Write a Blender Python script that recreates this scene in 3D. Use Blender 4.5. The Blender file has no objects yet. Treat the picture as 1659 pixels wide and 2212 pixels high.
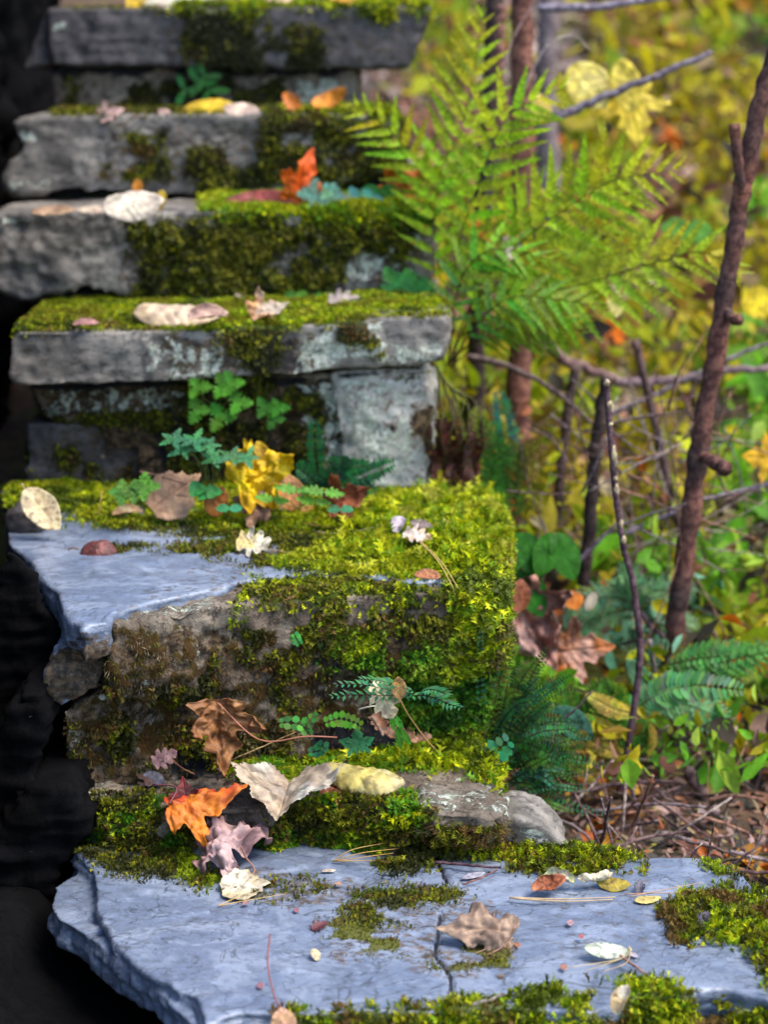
import bpy, bmesh, math, random
import numpy as np
from mathutils import Vector, Matrix

# ------------------------------------------------------------------ camera, sky, sun, exposure
scn = bpy.context.scene
C = scn.collection
CAM_Z = 1.30
PITCH = math.radians(14.1)
cam_data = bpy.data.cameras.new('camera')
cam = bpy.data.objects.new('camera', cam_data)
C.objects.link(cam)
cam.location = (0, 0, CAM_Z)
cam.rotation_euler = (math.radians(90) - PITCH, 0, 0)
cam_data.sensor_fit = 'VERTICAL'
cam_data.sensor_height = 36
cam_data.lens = 4000 / 2211 * 36
cam_data.clip_end = 200
cam_data.dof.use_dof = True
cam_data.dof.focus_distance = 2.56
cam_data.dof.aperture_fstop = 2.8
scn.camera = cam

world = bpy.data.worlds.new('World')
scn.world = world
world.use_nodes = True
wn = world.node_tree
bg = wn.nodes['Background']
SUN_EL, SUN_AZ = math.radians(60), math.radians(112)      # high, from the right of the camera
sky = wn.nodes.new('ShaderNodeTexSky')
sky.sky_type = 'NISHITA'
sky.sun_disc = False
sky.sun_elevation = SUN_EL
sky.sun_rotation = SUN_AZ
wn.links.new(sky.outputs[0], bg.inputs[0])
bg.inputs[1].default_value = 0.14
sl = bpy.data.lights.new('sun', 'SUN')
sl.energy = 2.2
sl.angle = math.radians(30)
sl.color = (1.0, 0.90, 0.76)
so = bpy.data.objects.new('sun', sl)
C.objects.link(so)
sd = Vector((math.sin(SUN_AZ) * math.cos(SUN_EL), math.cos(SUN_AZ) * math.cos(SUN_EL), math.sin(SUN_EL)))
so.rotation_euler = sd.to_track_quat('Z', 'Y').to_euler()
scn.view_settings.view_transform = 'Standard'
scn.view_settings.look = 'None'
scn.view_settings.exposure = 1.46
scn.view_settings.gamma = 1
scn.view_settings.use_curve_mapping = False
scn.cycles.max_bounces = 5
scn.cycles.transparent_max_bounces = 4

# ------------------------------------------------------------------ helpers
rng = np.random.default_rng(7)
rnd = random.Random(11)
FW = Vector((0, math.cos(PITCH), -math.sin(PITCH)))
UP = Vector((0, math.sin(PITCH), math.cos(PITCH)))
RT = Vector((1, 0, 0))
FL = 4000.0


def ray(px, py):
    return FW + RT * ((px - 829.5) / FL) + UP * ((1105.5 - py) / FL)


def atY(px, py, Y):
    r = ray(px, py)
    t = Y / r.y
    return Vector((r.x * t, Y, CAM_Z + r.z * t))


def atZ(px, py, Z):
    r = ray(px, py)
    t = (Z - CAM_Z) / r.z
    return Vector((r.x * t, r.y * t, Z))


def proj(P):
    P = np.asarray(P, float)
    q = P - np.array([0, 0, CAM_Z])
    d = q @ np.array(FW)
    return 829.5 + FL * q[:, 0] / d, 1105.5 - FL * (q @ np.array(UP)) / d


def _h(ix, iy, iz, s):
    n = (ix.astype(np.int64) * 374761393 + iy.astype(np.int64) * 668265263 + iz.astype(np.int64) * 2147483647 + s * 974634777) & 0x7fffffff
    n = ((n ^ (n >> 13)) * 1274126177) & 0x7fffffff
    n = ((n ^ (n >> 16)) * 1911520717) & 0x7fffffff
    return ((n ^ (n >> 15)) & 0xffff) / 65535.0


def vnoise(P, s=0):
    F = np.floor(P)
    I = F.astype(np.int64)
    f = P - F
    f = f * f * (3 - 2 * f)
    x, y, z = I[:, 0], I[:, 1], I[:, 2]
    fx, fy, fz = f[:, 0], f[:, 1], f[:, 2]
    def c(a, b, d): return _h(x + a, y + b, z + d, s)
    x00 = c(0, 0, 0) * (1 - fx) + c(1, 0, 0) * fx
    x10 = c(0, 1, 0) * (1 - fx) + c(1, 1, 0) * fx
    x01 = c(0, 0, 1) * (1 - fx) + c(1, 0, 1) * fx
    x11 = c(0, 1, 1) * (1 - fx) + c(1, 1, 1) * fx
    return ((x00 * (1 - fy) + x10 * fy) * (1 - fz) + (x01 * (1 - fy) + x11 * fy) * fz) * 2 - 1


def fbm(P, f=1.0, o=4, s=0, sc=(1, 1, 1)):
    P = np.asarray(P, float) * np.array(sc) * f
    a, r, t = 1.0, 0, 0
    for i in range(o):
        r = r + a * vnoise(P + 17.3 * i, s + i)
        t += a
        a *= .5
        P = P * 2.03
    return r / t


def sdist(x, y, poly):
    """signed distance in pixels, positive inside"""
    p = np.array(poly, float)
    d = np.full(x.shape, 1e9)
    ins = np.zeros(x.shape, bool)
    n = len(p)
    for i in range(n):
        ax, ay = p[i]
        bx, by = p[(i + 1) % n]
        ex, ey = bx - ax, by - ay
        t = np.clip(((x - ax) * ex + (y - ay) * ey) / (ex * ex + ey * ey + 1e-9), 0, 1)
        d = np.minimum(d, np.hypot(x - ax - t * ex, y - ay - t * ey))
        c = ((ay > y) != (by > y)) & (x < (bx - ax) * (y - ay) / (by - ay + 1e-12) + ax)
        ins ^= c
    return np.where(ins, d, -d)


def sm(a, b, x):
    t = np.clip((x - a) / (b - a), 0, 1)
    return t * t * (3 - 2 * t)


def tag(o, label=None, cat=None, group=None, kind=None):
    if label: o['label'] = label
    if cat: o['category'] = cat
    if group: o['group'] = group
    if kind: o['kind'] = kind
    return o


def empty(name, loc=(0, 0, 0)):
    o = bpy.data.objects.new(name, None)
    o.location = loc
    o.empty_display_size = .02
    C.objects.link(o)
    return o


def raw_mesh(name, V, F, col=None, smooth=True, attrs=None):
    """F: list of index arrays (n,k) of equal k, or list of tuples"""
    me = bpy.data.meshes.new(name)
    V = np.asarray(V, np.float32).reshape(-1, 3)
    blocks = F if (len(F) and isinstance(F[0], np.ndarray) and F[0].ndim == 2) else None
    if blocks is None:
        loops = np.array([i for f in F for i in f], np.int32)
        tot = np.array([len(f) for f in F], np.int32)
    else:
        loops = np.concatenate([b.ravel() for b in blocks]).astype(np.int32)
        tot = np.concatenate([np.full(len(b), b.shape[1]) for b in blocks]).astype(np.int32)
    start = np.concatenate([[0], np.cumsum(tot)[:-1]]).astype(np.int32)
    me.vertices.add(len(V))
    me.vertices.foreach_set('co', V.ravel())
    me.loops.add(len(loops))
    me.loops.foreach_set('vertex_index', loops)
    me.polygons.add(len(tot))
    me.polygons.foreach_set('loop_start', start)
    me.polygons.foreach_set('loop_total', tot)
    if smooth:
        me.polygons.foreach_set('use_smooth', np.ones(len(tot), bool))
    me.update(calc_edges=True)
    if col is not None:
        a = me.color_attributes.new('Col', 'FLOAT_COLOR', 'POINT')
        c4 = np.ones((len(V), 4), np.float32)
        c4[:, :3] = np.asarray(col, np.float32).reshape(-1, 3)
        a.data.foreach_set('color', c4.ravel())
    for k, v in (attrs or {}).items():
        if v.ndim == 2:
            a = me.color_attributes.new(k, 'FLOAT_COLOR', 'POINT')
            c4 = np.ones((len(V), 4), np.float32)
            c4[:, :v.shape[1]] = v
            a.data.foreach_set('color', c4.ravel())
        else:
            a = me.attributes.new(k, 'FLOAT', 'POINT')
            a.data.foreach_set('value', v.astype(np.float32))
    return me


class MB:
    """collects faces for ONE mesh"""
    def __init__(s):
        s.V, s.F, s.K = [], [], []

    def add(s, verts, faces, col):
        b = len(s.V)
        s.V.extend([tuple(v) for v in verts])
        s.F.extend([tuple(i + b for i in f) for f in faces])
        if isinstance(col[0], (float, int)):
            s.K.extend([col] * len(verts))
        else:
            s.K.extend(col)

    def tube(s, pts, rad, col, n=6, cap=True):
        pts = [Vector(p) for p in pts]
        m = len(pts)
        rr = rad if isinstance(rad, (list, tuple)) else [rad] * m
        rings, prev = [], None
        for i, p in enumerate(pts):
            t = (pts[min(i + 1, m - 1)] - pts[max(i - 1, 0)])
            t = t.normalized() if t.length > 1e-9 else Vector((0, 0, 1))
            if prev is None:
                a = t.orthogonal().normalized()
            else:
                a = (prev - t * prev.dot(t))
                a = a.normalized() if a.length > 1e-6 else t.orthogonal().normalized()
            prev = a
            b = t.cross(a)
            rings.append([p + (a * math.cos(2 * math.pi * k / n) + b * math.sin(2 * math.pi * k / n)) * rr[i] for k in range(n)])
        V = [v for r in rings for v in r]
        F = [(i * n + k, i * n + (k + 1) % n, (i + 1) * n + (k + 1) % n, (i + 1) * n + k) for i in range(m - 1) for k in range(n)]
        if cap:
            F.append(tuple(range(n))[::-1])
            F.append(tuple((m - 1) * n + k for k in range(n)))
        if not isinstance(col[0], (float, int)):
            K = [c for c in col for _ in range(n)]
        else:
            K = col
        s.add(V, F, K)

    def build(s, name, mat, parent=None, smooth=True, origin=None):
        V = np.array(s.V, float)
        o_ = np.array(origin if origin is not None else (0, 0, 0), float)
        me = raw_mesh(name, V - o_, s.F, s.K, smooth)
        me.materials.append(mat)
        o = bpy.data.objects.new(name, me)
        C.objects.link(o)
        if parent:
            o.parent = parent
        elif origin is not None:
            o.location = origin
        return o


def smooth_path(pts, k=6):
    """catmull-rom"""
    P = [Vector(p) for p in pts]
    if len(P) < 3:
        return [P[0].lerp(P[-1], i / k) for i in range(k + 1)]
    Q = [P[0] * 2 - P[1]] + P + [P[-1] * 2 - P[-2]]
    out = []
    for i in range(1, len(Q) - 2):
        a, b, c, d = Q[i - 1], Q[i], Q[i + 1], Q[i + 2]
        for j in range(k):
            t = j / k
            out.append(.5 * ((2 * b) + (c - a) * t + (2 * a - 5 * b + 4 * c - d) * t * t + (3 * b - a - 3 * c + d) * t ** 3))
    out.append(P[-1])
    return out


# ------------------------------------------------------------------ materials
class NT:
    def __init__(s, name):
        s.m = bpy.data.materials.new(name)
        s.m.use_nodes = True
        s.t = s.m.node_tree
        s.b = s.t.nodes['Principled BSDF']
        s.out = s.t.nodes['Material Output']

    def n(s, typ, **kw):
        x = s.t.nodes.new('ShaderNode' + typ)
        for k, v in kw.items():
            if k.startswith('i_'):
                x.inputs[k[2:].replace('_', ' ')].default_value = v
            else:
                setattr(x, k, v)
        return x

    def l(s, a, b): s.t.links.new(a, b)

    def attr(s, name):
        return s.n('Attribute', attribute_name=name)

    def noise(s, scale, detail=4, rough=.6, dist=0, vec=None, sc=None):
        x = s.n('TexNoise')
        x.inputs['Scale'].default_value = scale
        x.inputs['Detail'].default_value = detail
        x.inputs['Roughness'].default_value = rough
        x.inputs['Distortion'].default_value = dist
        tc = s.n('TexCoord')
        v = tc.outputs['Object']
        if sc:
            mp = s.n('Mapping')
            mp.inputs['Scale'].default_value = sc
            s.l(v, mp.inputs[0])
            v = mp.outputs[0]
        s.l(v, x.inputs['Vector'])
        return x.outputs['Fac']

    def math(s, op, a, b=None, c=None, clamp=False):
        x = s.n('Math', operation=op, use_clamp=clamp)
        for i, v in enumerate((a, b, c)):
            if v is None: continue
            if isinstance(v, (int, float)): x.inputs[i].default_value = v
            else: s.l(v, x.inputs[i])
        return x.outputs[0]

    def step(s, v, a, b):
        x = s.n('MapRange')
        x.interpolation_type = 'SMOOTHSTEP'
        s.l(v, x.inputs[0])
        x.inputs[1].default_value = a
        x.inputs[2].default_value = b
        return x.outputs[0]

    def mix(s, f, a, b, mode='MIX'):
        x = s.n('Mix', data_type='RGBA', blend_type=mode)
        if isinstance(f, (int, float)): x.inputs[0].default_value = f
        else: s.l(f, x.inputs[0])
        for i, v in ((6, a), (7, b)):
            if isinstance(v, tuple): x.inputs[i].default_value = (*v, 1)
            else: s.l(v, x.inputs[i])
        return x.outputs[2]

    def bump(s, h, strength, dist):
        x = s.n('Bump')
        x.inputs['Strength'].default_value = strength
        x.inputs['Distance'].default_value = dist
        s.l(h, x.inputs['Height'])
        s.l(x.outputs[0], s.b.inputs['Normal'])


def stone_mat(name, ca, cb, cc, rough=.55, streak=(1, 1, 1), bump=.5, spec=.5, bd=.005, grain=.8):
    """slate or mortar: three tones, side faces, dirt, lichen and moss stain from surface attributes"""
    t = NT(name)
    n1 = t.noise(9, 6, .65, .6, sc=streak)
    n2 = t.noise(55, 6, .7, .3, sc=streak)
    n3 = t.noise(260, 4, .7)
    base = t.mix(t.step(n1, .42, .58), ca, cb)
    base = t.mix(t.math('MULTIPLY', t.step(t.noise(3.2, 5, .7, 1.2, sc=streak), .5, .62), .45), base, tuple(x * .62 for x in ca))
    base = t.mix(t.math('MULTIPLY', t.step(t.noise(17, 7, .75, .8, sc=streak), .56, .64), .55), base, tuple(min(1, x * 1.35) for x in cb))
    base = t.mix(t.math('MULTIPLY', t.step(n2, .5, .62), grain), base, cc)
    base = t.mix(t.math('MULTIPLY', t.step(n3, .52, .70), .5), base, tuple(min(1, x * 1.9) for x in ca))
    base = t.mix(t.math('MULTIPLY', t.step(t.noise(140, 3, .7), .62, .70), .6), base, tuple(x * .35 for x in ca))
    vein = t.step(t.noise(6, 3, .55, 2.2, sc=streak), .49, .505)
    vein2 = t.step(t.noise(6, 3, .55, 2.2, sc=streak), .505, .52)
    base = t.mix(t.math('MULTIPLY', t.math('SUBTRACT', vein, vein2), .6), base, tuple(x * .4 for x in cc))
    m = t.attr('Msk')        # R dirt, G lichen, B moss stain
    sep = t.n('SeparateColor')
    t.l(m.outputs['Color'], sep.inputs[0])
    dirt = t.step(t.math('ADD', sep.outputs[0], t.math('MULTIPLY', t.math('SUBTRACT', n2, .5), 1.3)), .3, .62)
    dcol = t.mix(t.step(t.noise(75, 6, .75), .42, .62), (.022, .014, .008), (.13, .085, .045))
    dcol = t.mix(t.math('MULTIPLY', t.step(t.noise(170, 5, .8), .58, .68), .6), dcol, (.33, .27, .20))
    base = t.mix(dirt, base, dcol)
    ln = t.noise(42, 7, .8, .4)
    lich = t.step(t.math('ADD', sep.outputs[1], t.math('MULTIPLY', t.math('SUBTRACT', ln, .5), 2.4)), .46, .56)
    lcol = t.mix(t.step(t.noise(120, 5, .7), .4, .62), (.26, .29, .22), (.58, .60, .52))
    base = t.mix(lich, base, lcol)
    mo = t.step(t.math('ADD', sep.outputs[2], t.math('MULTIPLY', t.math('SUBTRACT', n2, .5), 1.1)), .35, .65)
    mc = t.attr('Mcol')
    base = t.mix(mo, base, mc.outputs['Color'])
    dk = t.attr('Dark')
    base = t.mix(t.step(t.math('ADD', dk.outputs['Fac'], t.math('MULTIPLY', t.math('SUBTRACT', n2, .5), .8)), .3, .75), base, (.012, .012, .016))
    t.l(base, t.b.inputs['Base Color'])
    rg = t.math('ADD', rough, t.math('MULTIPLY', t.math('ADD', mo, dirt, clamp=True), .35), clamp=True)
    t.l(rg, t.b.inputs['Roughness'])
    t.b.inputs['Specular IOR Level'].default_value = spec
    h = t.math('ADD', t.math('MULTIPLY', n2, .8), t.math('MULTIPLY', n3, .35))
    h = t.math('ADD', h, t.math('MULTIPLY', lich, .25))
    t.bump(h, bump, bd)
    return t.m


def leafy_mat(name, rough=.5, trans=.3, var=.35, spec=.3, nscale=60, bump=.25):
    t = NT(name)
    c = t.attr('Col')
    n = t.noise(nscale, 5, .65)
    dark = t.mix(1.0, c.outputs['Color'], (1 - var, 1 - var * 1.1, 1 - var), 'MULTIPLY')
    col = t.mix(t.step(n, .38, .62), dark, c.outputs['Color'])
    t.l(col, t.b.inputs['Base Color'])
    t.b.inputs['Roughness'].default_value = rough
    t.b.inputs['Specular IOR Level'].default_value = spec
    if bump:
        t.bump(t.noise(nscale * 2.5, 4, .6), bump, .002)
    if trans:
        tr = t.n('BsdfTranslucent')
        t.l(col, tr.inputs[0])
        mx = t.n('MixShader')
        mx.inputs[0].default_value = trans
        t.l(t.b.outputs[0], mx.inputs[1])
        t.l(tr.outputs[0], mx.inputs[2])
        t.l(mx.outputs[0], t.out.inputs[0])
    return t.m


M_SLATE = stone_mat('blue_slate', (.118, .150, .222), (.200, .238, .318), (.07, .082, .105), .38, (1, 1.4, 3), .4, .6, .004, .5)
M_GREY = stone_mat('grey_slate', (.115, .102, .088), (.25, .225, .195), (.045, .04, .036), .55, (1, 1, 1.7), .5)
M_DARKSLATE = stone_mat('dark_slate', (.05, .043, .045), (.08, .07, .07), (.024, .021, .022), .6, (1, 1, 1.5), .5)
M_MORTAR = stone_mat('old_mortar', (.13, .10, .075), (.24, .20, .155), (.04, .028, .02), .85, (1, 1, 1), 1.0, .25, .010)
M_PALE = stone_mat('pale_stone', (.26, .25, .22), (.44, .43, .38), (.13, .08, .065), .75, (1, 1, 1), .6, .3)
M_SHADE_ROCK = stone_mat('shade_black_rock', (.0015, .0015, .002), (.003, .003, .004), (.001, .001, .001), .9, (1, 1, .5), .6, .08)  # near-black colour carries the deep shade beside and under the steps
M_MOSS = leafy_mat('moss_leaves', .6, .3, .3, .25, 90, 0)
M_DRY = leafy_mat('dry_leaf', .55, .22, .38, .35, 45, .35)
M_GREEN = leafy_mat('green_leaf', .5, .45, .3, .2, 40, .2)
M_BARK = leafy_mat('bark', .75, 0, .68, .25, 80, 1.0)
M_STEM = leafy_mat('stem', .55, 0, .2, .35, 80, 0)

# ------------------------------------------------------------------ stones
STONES = {}


def prism(top, bot):
    """closed solid between two loops of equal length -> (verts, faces)"""
    n = len(top)
    bm = bmesh.new()
    a = [bm.verts.new(p) for p in top]
    b = [bm.verts.new(p) for p in bot]
    for i in range(n):
        bm.faces.new((a[i], a[(i + 1) % n], b[(i + 1) % n], b[i]))
    bm.faces.new(a[::-1])
    bm.faces.new(b)
    bmesh.ops.triangulate(bm, faces=bm.faces[:])
    bmesh.ops.recalc_face_normals(bm, faces=bm.faces[:])
    bm.verts.index_update()
    V = [v.co.copy() for v in bm.verts]
    F = [tuple(v.index for v in f.verts) for f in bm.faces]
    bm.free()
    return V, F


def front_prism(poly, Y, depth, taper=0.0, tilt=0.0):
    """outline of a front face at distance Y (a number or a function of px), pushed back by depth"""
    yf = Y if callable(Y) else (lambda px, py: Y)
    f = [atY(px, py, yf(px, py)) for px, py in poly]
    cx = sum(p.x for p in f) / len(f)
    bk = [Vector((cx + (p.x - cx) * (1 - taper), p.y + depth, p.z + tilt)) for p in f]
    return prism(f, bk)


def top_prism(poly, Z, th, grow=0.0, shift=(0, 0)):
    t = [atZ(px, py, Z) for px, py in poly]
    cx = sum(p.x for p in t) / len(t)
    cy = sum(p.y for p in t) / len(t)
    b = [Vector((cx + (p.x - cx) * (1 + grow) + shift[0], cy + (p.y - cy) * (1 + grow) + shift[1], p.z - th)) for p in t]
    return prism(t, b)


def stone(name, prisms, mat, voxel=.005, rough=.006, strata=.0, bumpy=.0, top_flat=.75, seed=0, regions=(), tufts=(), label='', cat='stone', smooth_it=6, cracks=(), terr=0.0):
    V, F = [], []
    for v, f in prisms:
        b = len(V)
        V += v
        F += [tuple(i + b for i in q) for q in f]
    me = bpy.data.meshes.new('tmp')
    me.from_pydata([tuple(v) for v in V], [], F)
    o = bpy.data.objects.new('tmp', me)
    C.objects.link(o)
    md = o.modifiers.new('r', 'REMESH')
    md.mode = 'VOXEL'
    md.voxel_size = voxel
    ms = o.modifiers.new('s', 'SMOOTH')
    ms.iterations = smooth_it
    ms.factor = .5
    dg = bpy.context.evaluated_depsgraph_get()
    dg.update()
    m2 = bpy.data.meshes.new_from_object(o.evaluated_get(dg))
    bpy.data.objects.remove(o)
    nv = len(m2.vertices)
    P = np.empty(nv * 3, np.float32)
    m2.vertices.foreach_get('co', P)
    P = P.reshape(-1, 3).astype(float)
    N = np.empty(nv * 3, np.float32)
    m2.vertices.foreach_get('normal', N)
    N = N.reshape(-1, 3).astype(float)
    q = np.empty(len(m2.loops), np.int32)
    m2.loops.foreach_get('vertex_index', q)
    Q = q.reshape(-1, 4)
    bpy.data.meshes.remove(m2)
    up = np.clip(N[:, 2], 0, 1)
    side = 1 - top_flat * sm(.5, .95, up)
    d = rough * side * (fbm(P, 9, 5, seed) * 1.6 + .55 * fbm(P, 55, 4, seed + 61) - .9 * np.clip(fbm(P, 24, 3, seed + 62) - .12, 0, 1) * 2)
    if strata:
        d += strata * (1 - sm(.4, .8, np.abs(N[:, 2]))) * (fbm(P, 1, 4, seed + 5, (7, 7, 85)) * 1.3 + .5 * fbm(P, 1, 3, seed + 9, (22, 22, 220)))
    if bumpy:
        d += bumpy * side * (fbm(P, 38, 4, seed + 3) + .5 * np.abs(fbm(P, 80, 3, seed + 4)))
    if terr:
        h = fbm(P, 1, 5, seed + 21, (5, 9, 3)) * 3.2
        fr = h - np.floor(h)
        d += terr * (np.floor(h) + sm(.0, .10, fr)) * sm(.6, .9, up)
    P = P + N * d[:, None]
    x, y = proj(P)
    ck = np.zeros(nv)
    for pl in cracks:
        for (ax, ay), (bx, by) in zip(pl, pl[1:]):
            tt = np.clip(((x - ax) * (bx - ax) + (y - ay) * (by - ay)) / ((bx - ax) ** 2 + (by - ay) ** 2), 0, 1)
            ck = np.maximum(ck, np.exp(-(np.hypot(x - ax - tt * (bx - ax), y - ay - tt * (by - ay)) / 4.5) ** 2))
    P = P - N * (.007 * ck)[:, None]
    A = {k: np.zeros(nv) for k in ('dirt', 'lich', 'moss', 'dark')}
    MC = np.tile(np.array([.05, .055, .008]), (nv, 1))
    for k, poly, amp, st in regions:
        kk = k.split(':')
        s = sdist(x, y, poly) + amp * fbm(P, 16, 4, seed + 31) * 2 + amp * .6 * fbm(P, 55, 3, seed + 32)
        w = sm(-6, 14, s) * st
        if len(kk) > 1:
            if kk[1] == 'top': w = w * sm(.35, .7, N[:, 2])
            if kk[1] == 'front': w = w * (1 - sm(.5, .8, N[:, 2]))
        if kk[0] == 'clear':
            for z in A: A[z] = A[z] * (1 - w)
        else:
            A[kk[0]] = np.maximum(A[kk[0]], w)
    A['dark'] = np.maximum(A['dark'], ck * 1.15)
    # moss tufts: sampled over the faces
    tv, tk = [], []
    fc = P[Q].mean(1)
    e1 = P[Q[:, 2]] - P[Q[:, 0]]
    e2 = P[Q[:, 3]] - P[Q[:, 1]]
    fn = np.cross(e1, e2)
    ar = np.linalg.norm(fn, axis=1) * .5 + 1e-12
    fn = fn / (2 * ar[:, None])
    fx, fy = proj(fc)
    lift = np.zeros(nv)
    jobs = []
    for tf in tufts:
        kk = tf['k'] if 'k' in tf else None
        amp = tf.get('amp', 25)
        for tgt in ('v', 'f'):
            PP, XX, YY, NN = (P, x, y, N) if tgt == 'v' else (fc, fx, fy, fn)
            s = sdist(XX, YY, tf['poly']) + amp * 2.6 * fbm(PP, 14, 4, seed + 41) + 8 + amp * .7 * fbm(PP, 60, 3, seed + 42)
            w = sm(-10, 32, s)
            if kk == 'top': w = w * sm(.35, .7, NN[:, 2])
            if kk == 'front': w = w * (1 - sm(.5, .8, NN[:, 2]))
            cov = tf.get('cov', 1)
            if cov < 1:
                nn = fbm(PP, tf.get('pf', 26), 4, seed + 43) * .5 + .5
                w = w * sm(1 - cov - .14, 1 - cov + .14, (nn - .5) * 1.9 + .5)
            if tgt == 'v':
                A['moss'] = np.maximum(A['moss'], w)
                pc = np.array(tf['pal'][0]) * .55
                MC = MC * (1 - w[:, None]) + pc * w[:, None]
                lump = .7 + 1.5 * fbm(P, 24, 3, seed + 44)
                lift = np.maximum(lift, w * w * tf.get('lift', .004) * np.clip(lump, .1, 2))
            else:
                jobs.append((tf, w))
    P = P + N * lift[:, None]
    msk = np.stack([A['dirt'], A['lich'], A['moss']], 1)
    org = P.mean(0)
    org[2] = P[:, 2].min()
    me = raw_mesh(name, P - org, [Q], attrs={'Msk': msk, 'Mcol': MC, 'Dark': A['dark']})
    me.materials.append(mat)
    o = bpy.data.objects.new(name, me)
    o.location = org
    C.objects.link(o)
    tag(o, label, cat)
    fc = P[Q].mean(1)
    for tf, w in jobs:
        gr = grow_moss(P, Q, fn, ar * w, tf)
        if gr is not None:
            tv.append(gr[0]); tk.append(gr[1])
    if tv:
        Vm = np.concatenate(tv)
        Km = np.concatenate(tk)
        nf = len(Vm) // 3
        mm = raw_mesh('moss', Vm - org, [np.arange(nf * 3).reshape(-1, 3)], Km, smooth=False)
        mm.materials.append(M_MOSS)
        mo = bpy.data.objects.new('moss', mm)
        C.objects.link(mo)
        mo.parent = o
        mo['kind'] = 'stuff'
    STONES[name] = o
    return o


def unit(a):
    return a / (np.linalg.norm(a, axis=-1, keepdims=True) + 1e-9)


MOSS_SCALE = 1.0


def grow_moss(P, Q, fn, w, tf):
    """feathery shoots: a bent stem line with small side leaves, all as loose triangles"""
    area = w.sum()
    n = int(area * tf.get('n', 160000) * MOSS_SCALE)
    if n < 5:
        return None
    cdf = np.cumsum(w) / area
    fi = np.searchsorted(cdf, rng.random(n))
    fi = np.clip(fi, 0, len(w) - 1)
    a, b = rng.random(n), rng.random(n)
    q = P[Q[fi]]
    p = (q[:, 0] * ((1 - a) * (1 - b))[:, None] + q[:, 1] * (a * (1 - b))[:, None] + q[:, 2] * (a * b)[:, None] + q[:, 3] * ((1 - a) * b)[:, None])
    nr = fn[fi]
    L = tf.get('len', .008) * (.55 + .9 * rng.random(n)) * (1 + .35 * fbm(p, 40, 2, 77))
    rnd3 = rng.normal(size=(n, 3))
    g = np.zeros((n, 3)); g[:, 2] = tf.get('grav', 0)
    d = unit(nr * tf.get('up', .8) + rnd3 * tf.get('sp', .45) + g)
    d2 = unit(d + g * 1.2 + rng.normal(size=(n, 3)) * .35 - nr * .25)
    sdv = unit(np.cross(d, rng.normal(size=(n, 3))))
    pal = np.array(tf['pal'], float)
    sel = np.clip((fbm(p, 22, 4, 55) * 1.7 + .5) * len(pal) + rng.normal(size=n) * .5, 0, len(pal) - 1e-3).astype(int)
    c = pal[sel] * (1 + rng.normal(size=(n, 1)) * .22)
    c = np.clip(c, .003, .9)
    tris, cols = [], []

    def tri(A_, B_, C_, k):
        tris.append(np.stack([A_, B_, C_], 1)); cols.append(np.stack([k, k, k], 1))
    L1 = L[:, None]
    m1 = p + d * L1 * .5
    tip = m1 + d2 * L1 * .5
    wv = tf.get('w', .16)
    tri(p - nr * .001, m1 + sdv * L1 * wv, m1 - sdv * L1 * wv, c * .85)
    tri(m1 + sdv * L1 * wv, tip, m1 - sdv * L1 * wv, c * 1.1)
    if tf.get('feather', 1):
        for fpos, sg in ((.35, 1), (.42, -1), (.62, 1), (.70, -1)):
            base = p + (m1 - p) * min(1, fpos * 2) + (tip - m1) * max(0, fpos * 2 - 1)
            dd = unit(d2 * .8 + sdv * sg)
            tri(base, base + dd * L1 * .42 + nr * L1 * .06, base + d2 * L1 * .2, c * (1.0 if sg > 0 else 1.15))
    T = np.concatenate(tris)
    K = np.concatenate(cols)
    return T.reshape(-1, 3), K.reshape(-1, 3)


# colours of moss shoots
YG = [(.09, .13, .005), (.27, .36, .005), (.50, .54, .006), (.17, .30, .005), (.40, .42, .010)]
OL = [(.04, .045, .006), (.13, .14, .006), (.25, .25, .008), (.09, .11, .006), (.15, .09, .02)]
DK = [(.025, .028, .006), (.08, .09, .006), (.15, .15, .008), (.05, .04, .01)]
GR = [(.03, .11, .008), (.07, .22, .010), (.14, .34, .012), (.22, .36, .02)]
RU = [(.10, .05, .012), (.16, .09, .02), (.10, .09, .015), (.22, .17, .05)]
# ------------------------------------------------------------------ the steps, top to bottom
hA, hB, hC = CAM_Z - 1.11, CAM_Z - 1.045, CAM_Z - .78
YD = atZ(500, 1062, hC).y
hD = atY(500, 712, YD).z
YE = atZ(500, 655, hD).y
hE = atY(500, 460, YE).z
YF = YE + .27
hF = atY(500, 250, YF).z
YG_ = YF + .27
hG = atY(500, 16, YG_).z

# step G (topmost)
stone('stone_slab', [front_prism([(98, 18), (500, 15), (935, 14), (918, 60), (885, 146), (820, 151), (500, 147), (110, 142)], YG_, .34),
                     front_prism([(98, 22), (112, 140), (45, 153), (75, 85)], YG_ + .02, .25)],
      M_DARKSLATE, .006, .007, .0015, .001, seed=1, terr=.001,
      regions=[('lich', [(110, 45), (145, 42), (148, 68), (112, 68)], 3, .9), ('lich:front', [(600, 60), (700, 60), (700, 140), (600, 140)], 10, .42), ('dirt', [(350, 25), (930, 20), (880, 140), (350, 140)], 30, .35)],
      tufts=[dict(poly=[(360, 20), (720, 15), (700, 130), (560, 145), (400, 110)], k='front', pal=DK, cov=.62, n=90000, len=.009, grav=-.5, amp=30),
             dict(poly=[(380, -30), (940, -30), (930, 30), (860, 38), (600, 22), (380, 16)], pal=YG, cov=.8, n=140000, len=.012, amp=8, lift=.008),
             dict(poly=[(100, -30), (400, -30), (380, 14), (100, 16)], pal=OL, cov=.5, n=90000, len=.008, amp=8)],
      label='topmost dark slate step slab cut off by the upper edge, moss hanging at its middle', cat='stone step')
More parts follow.
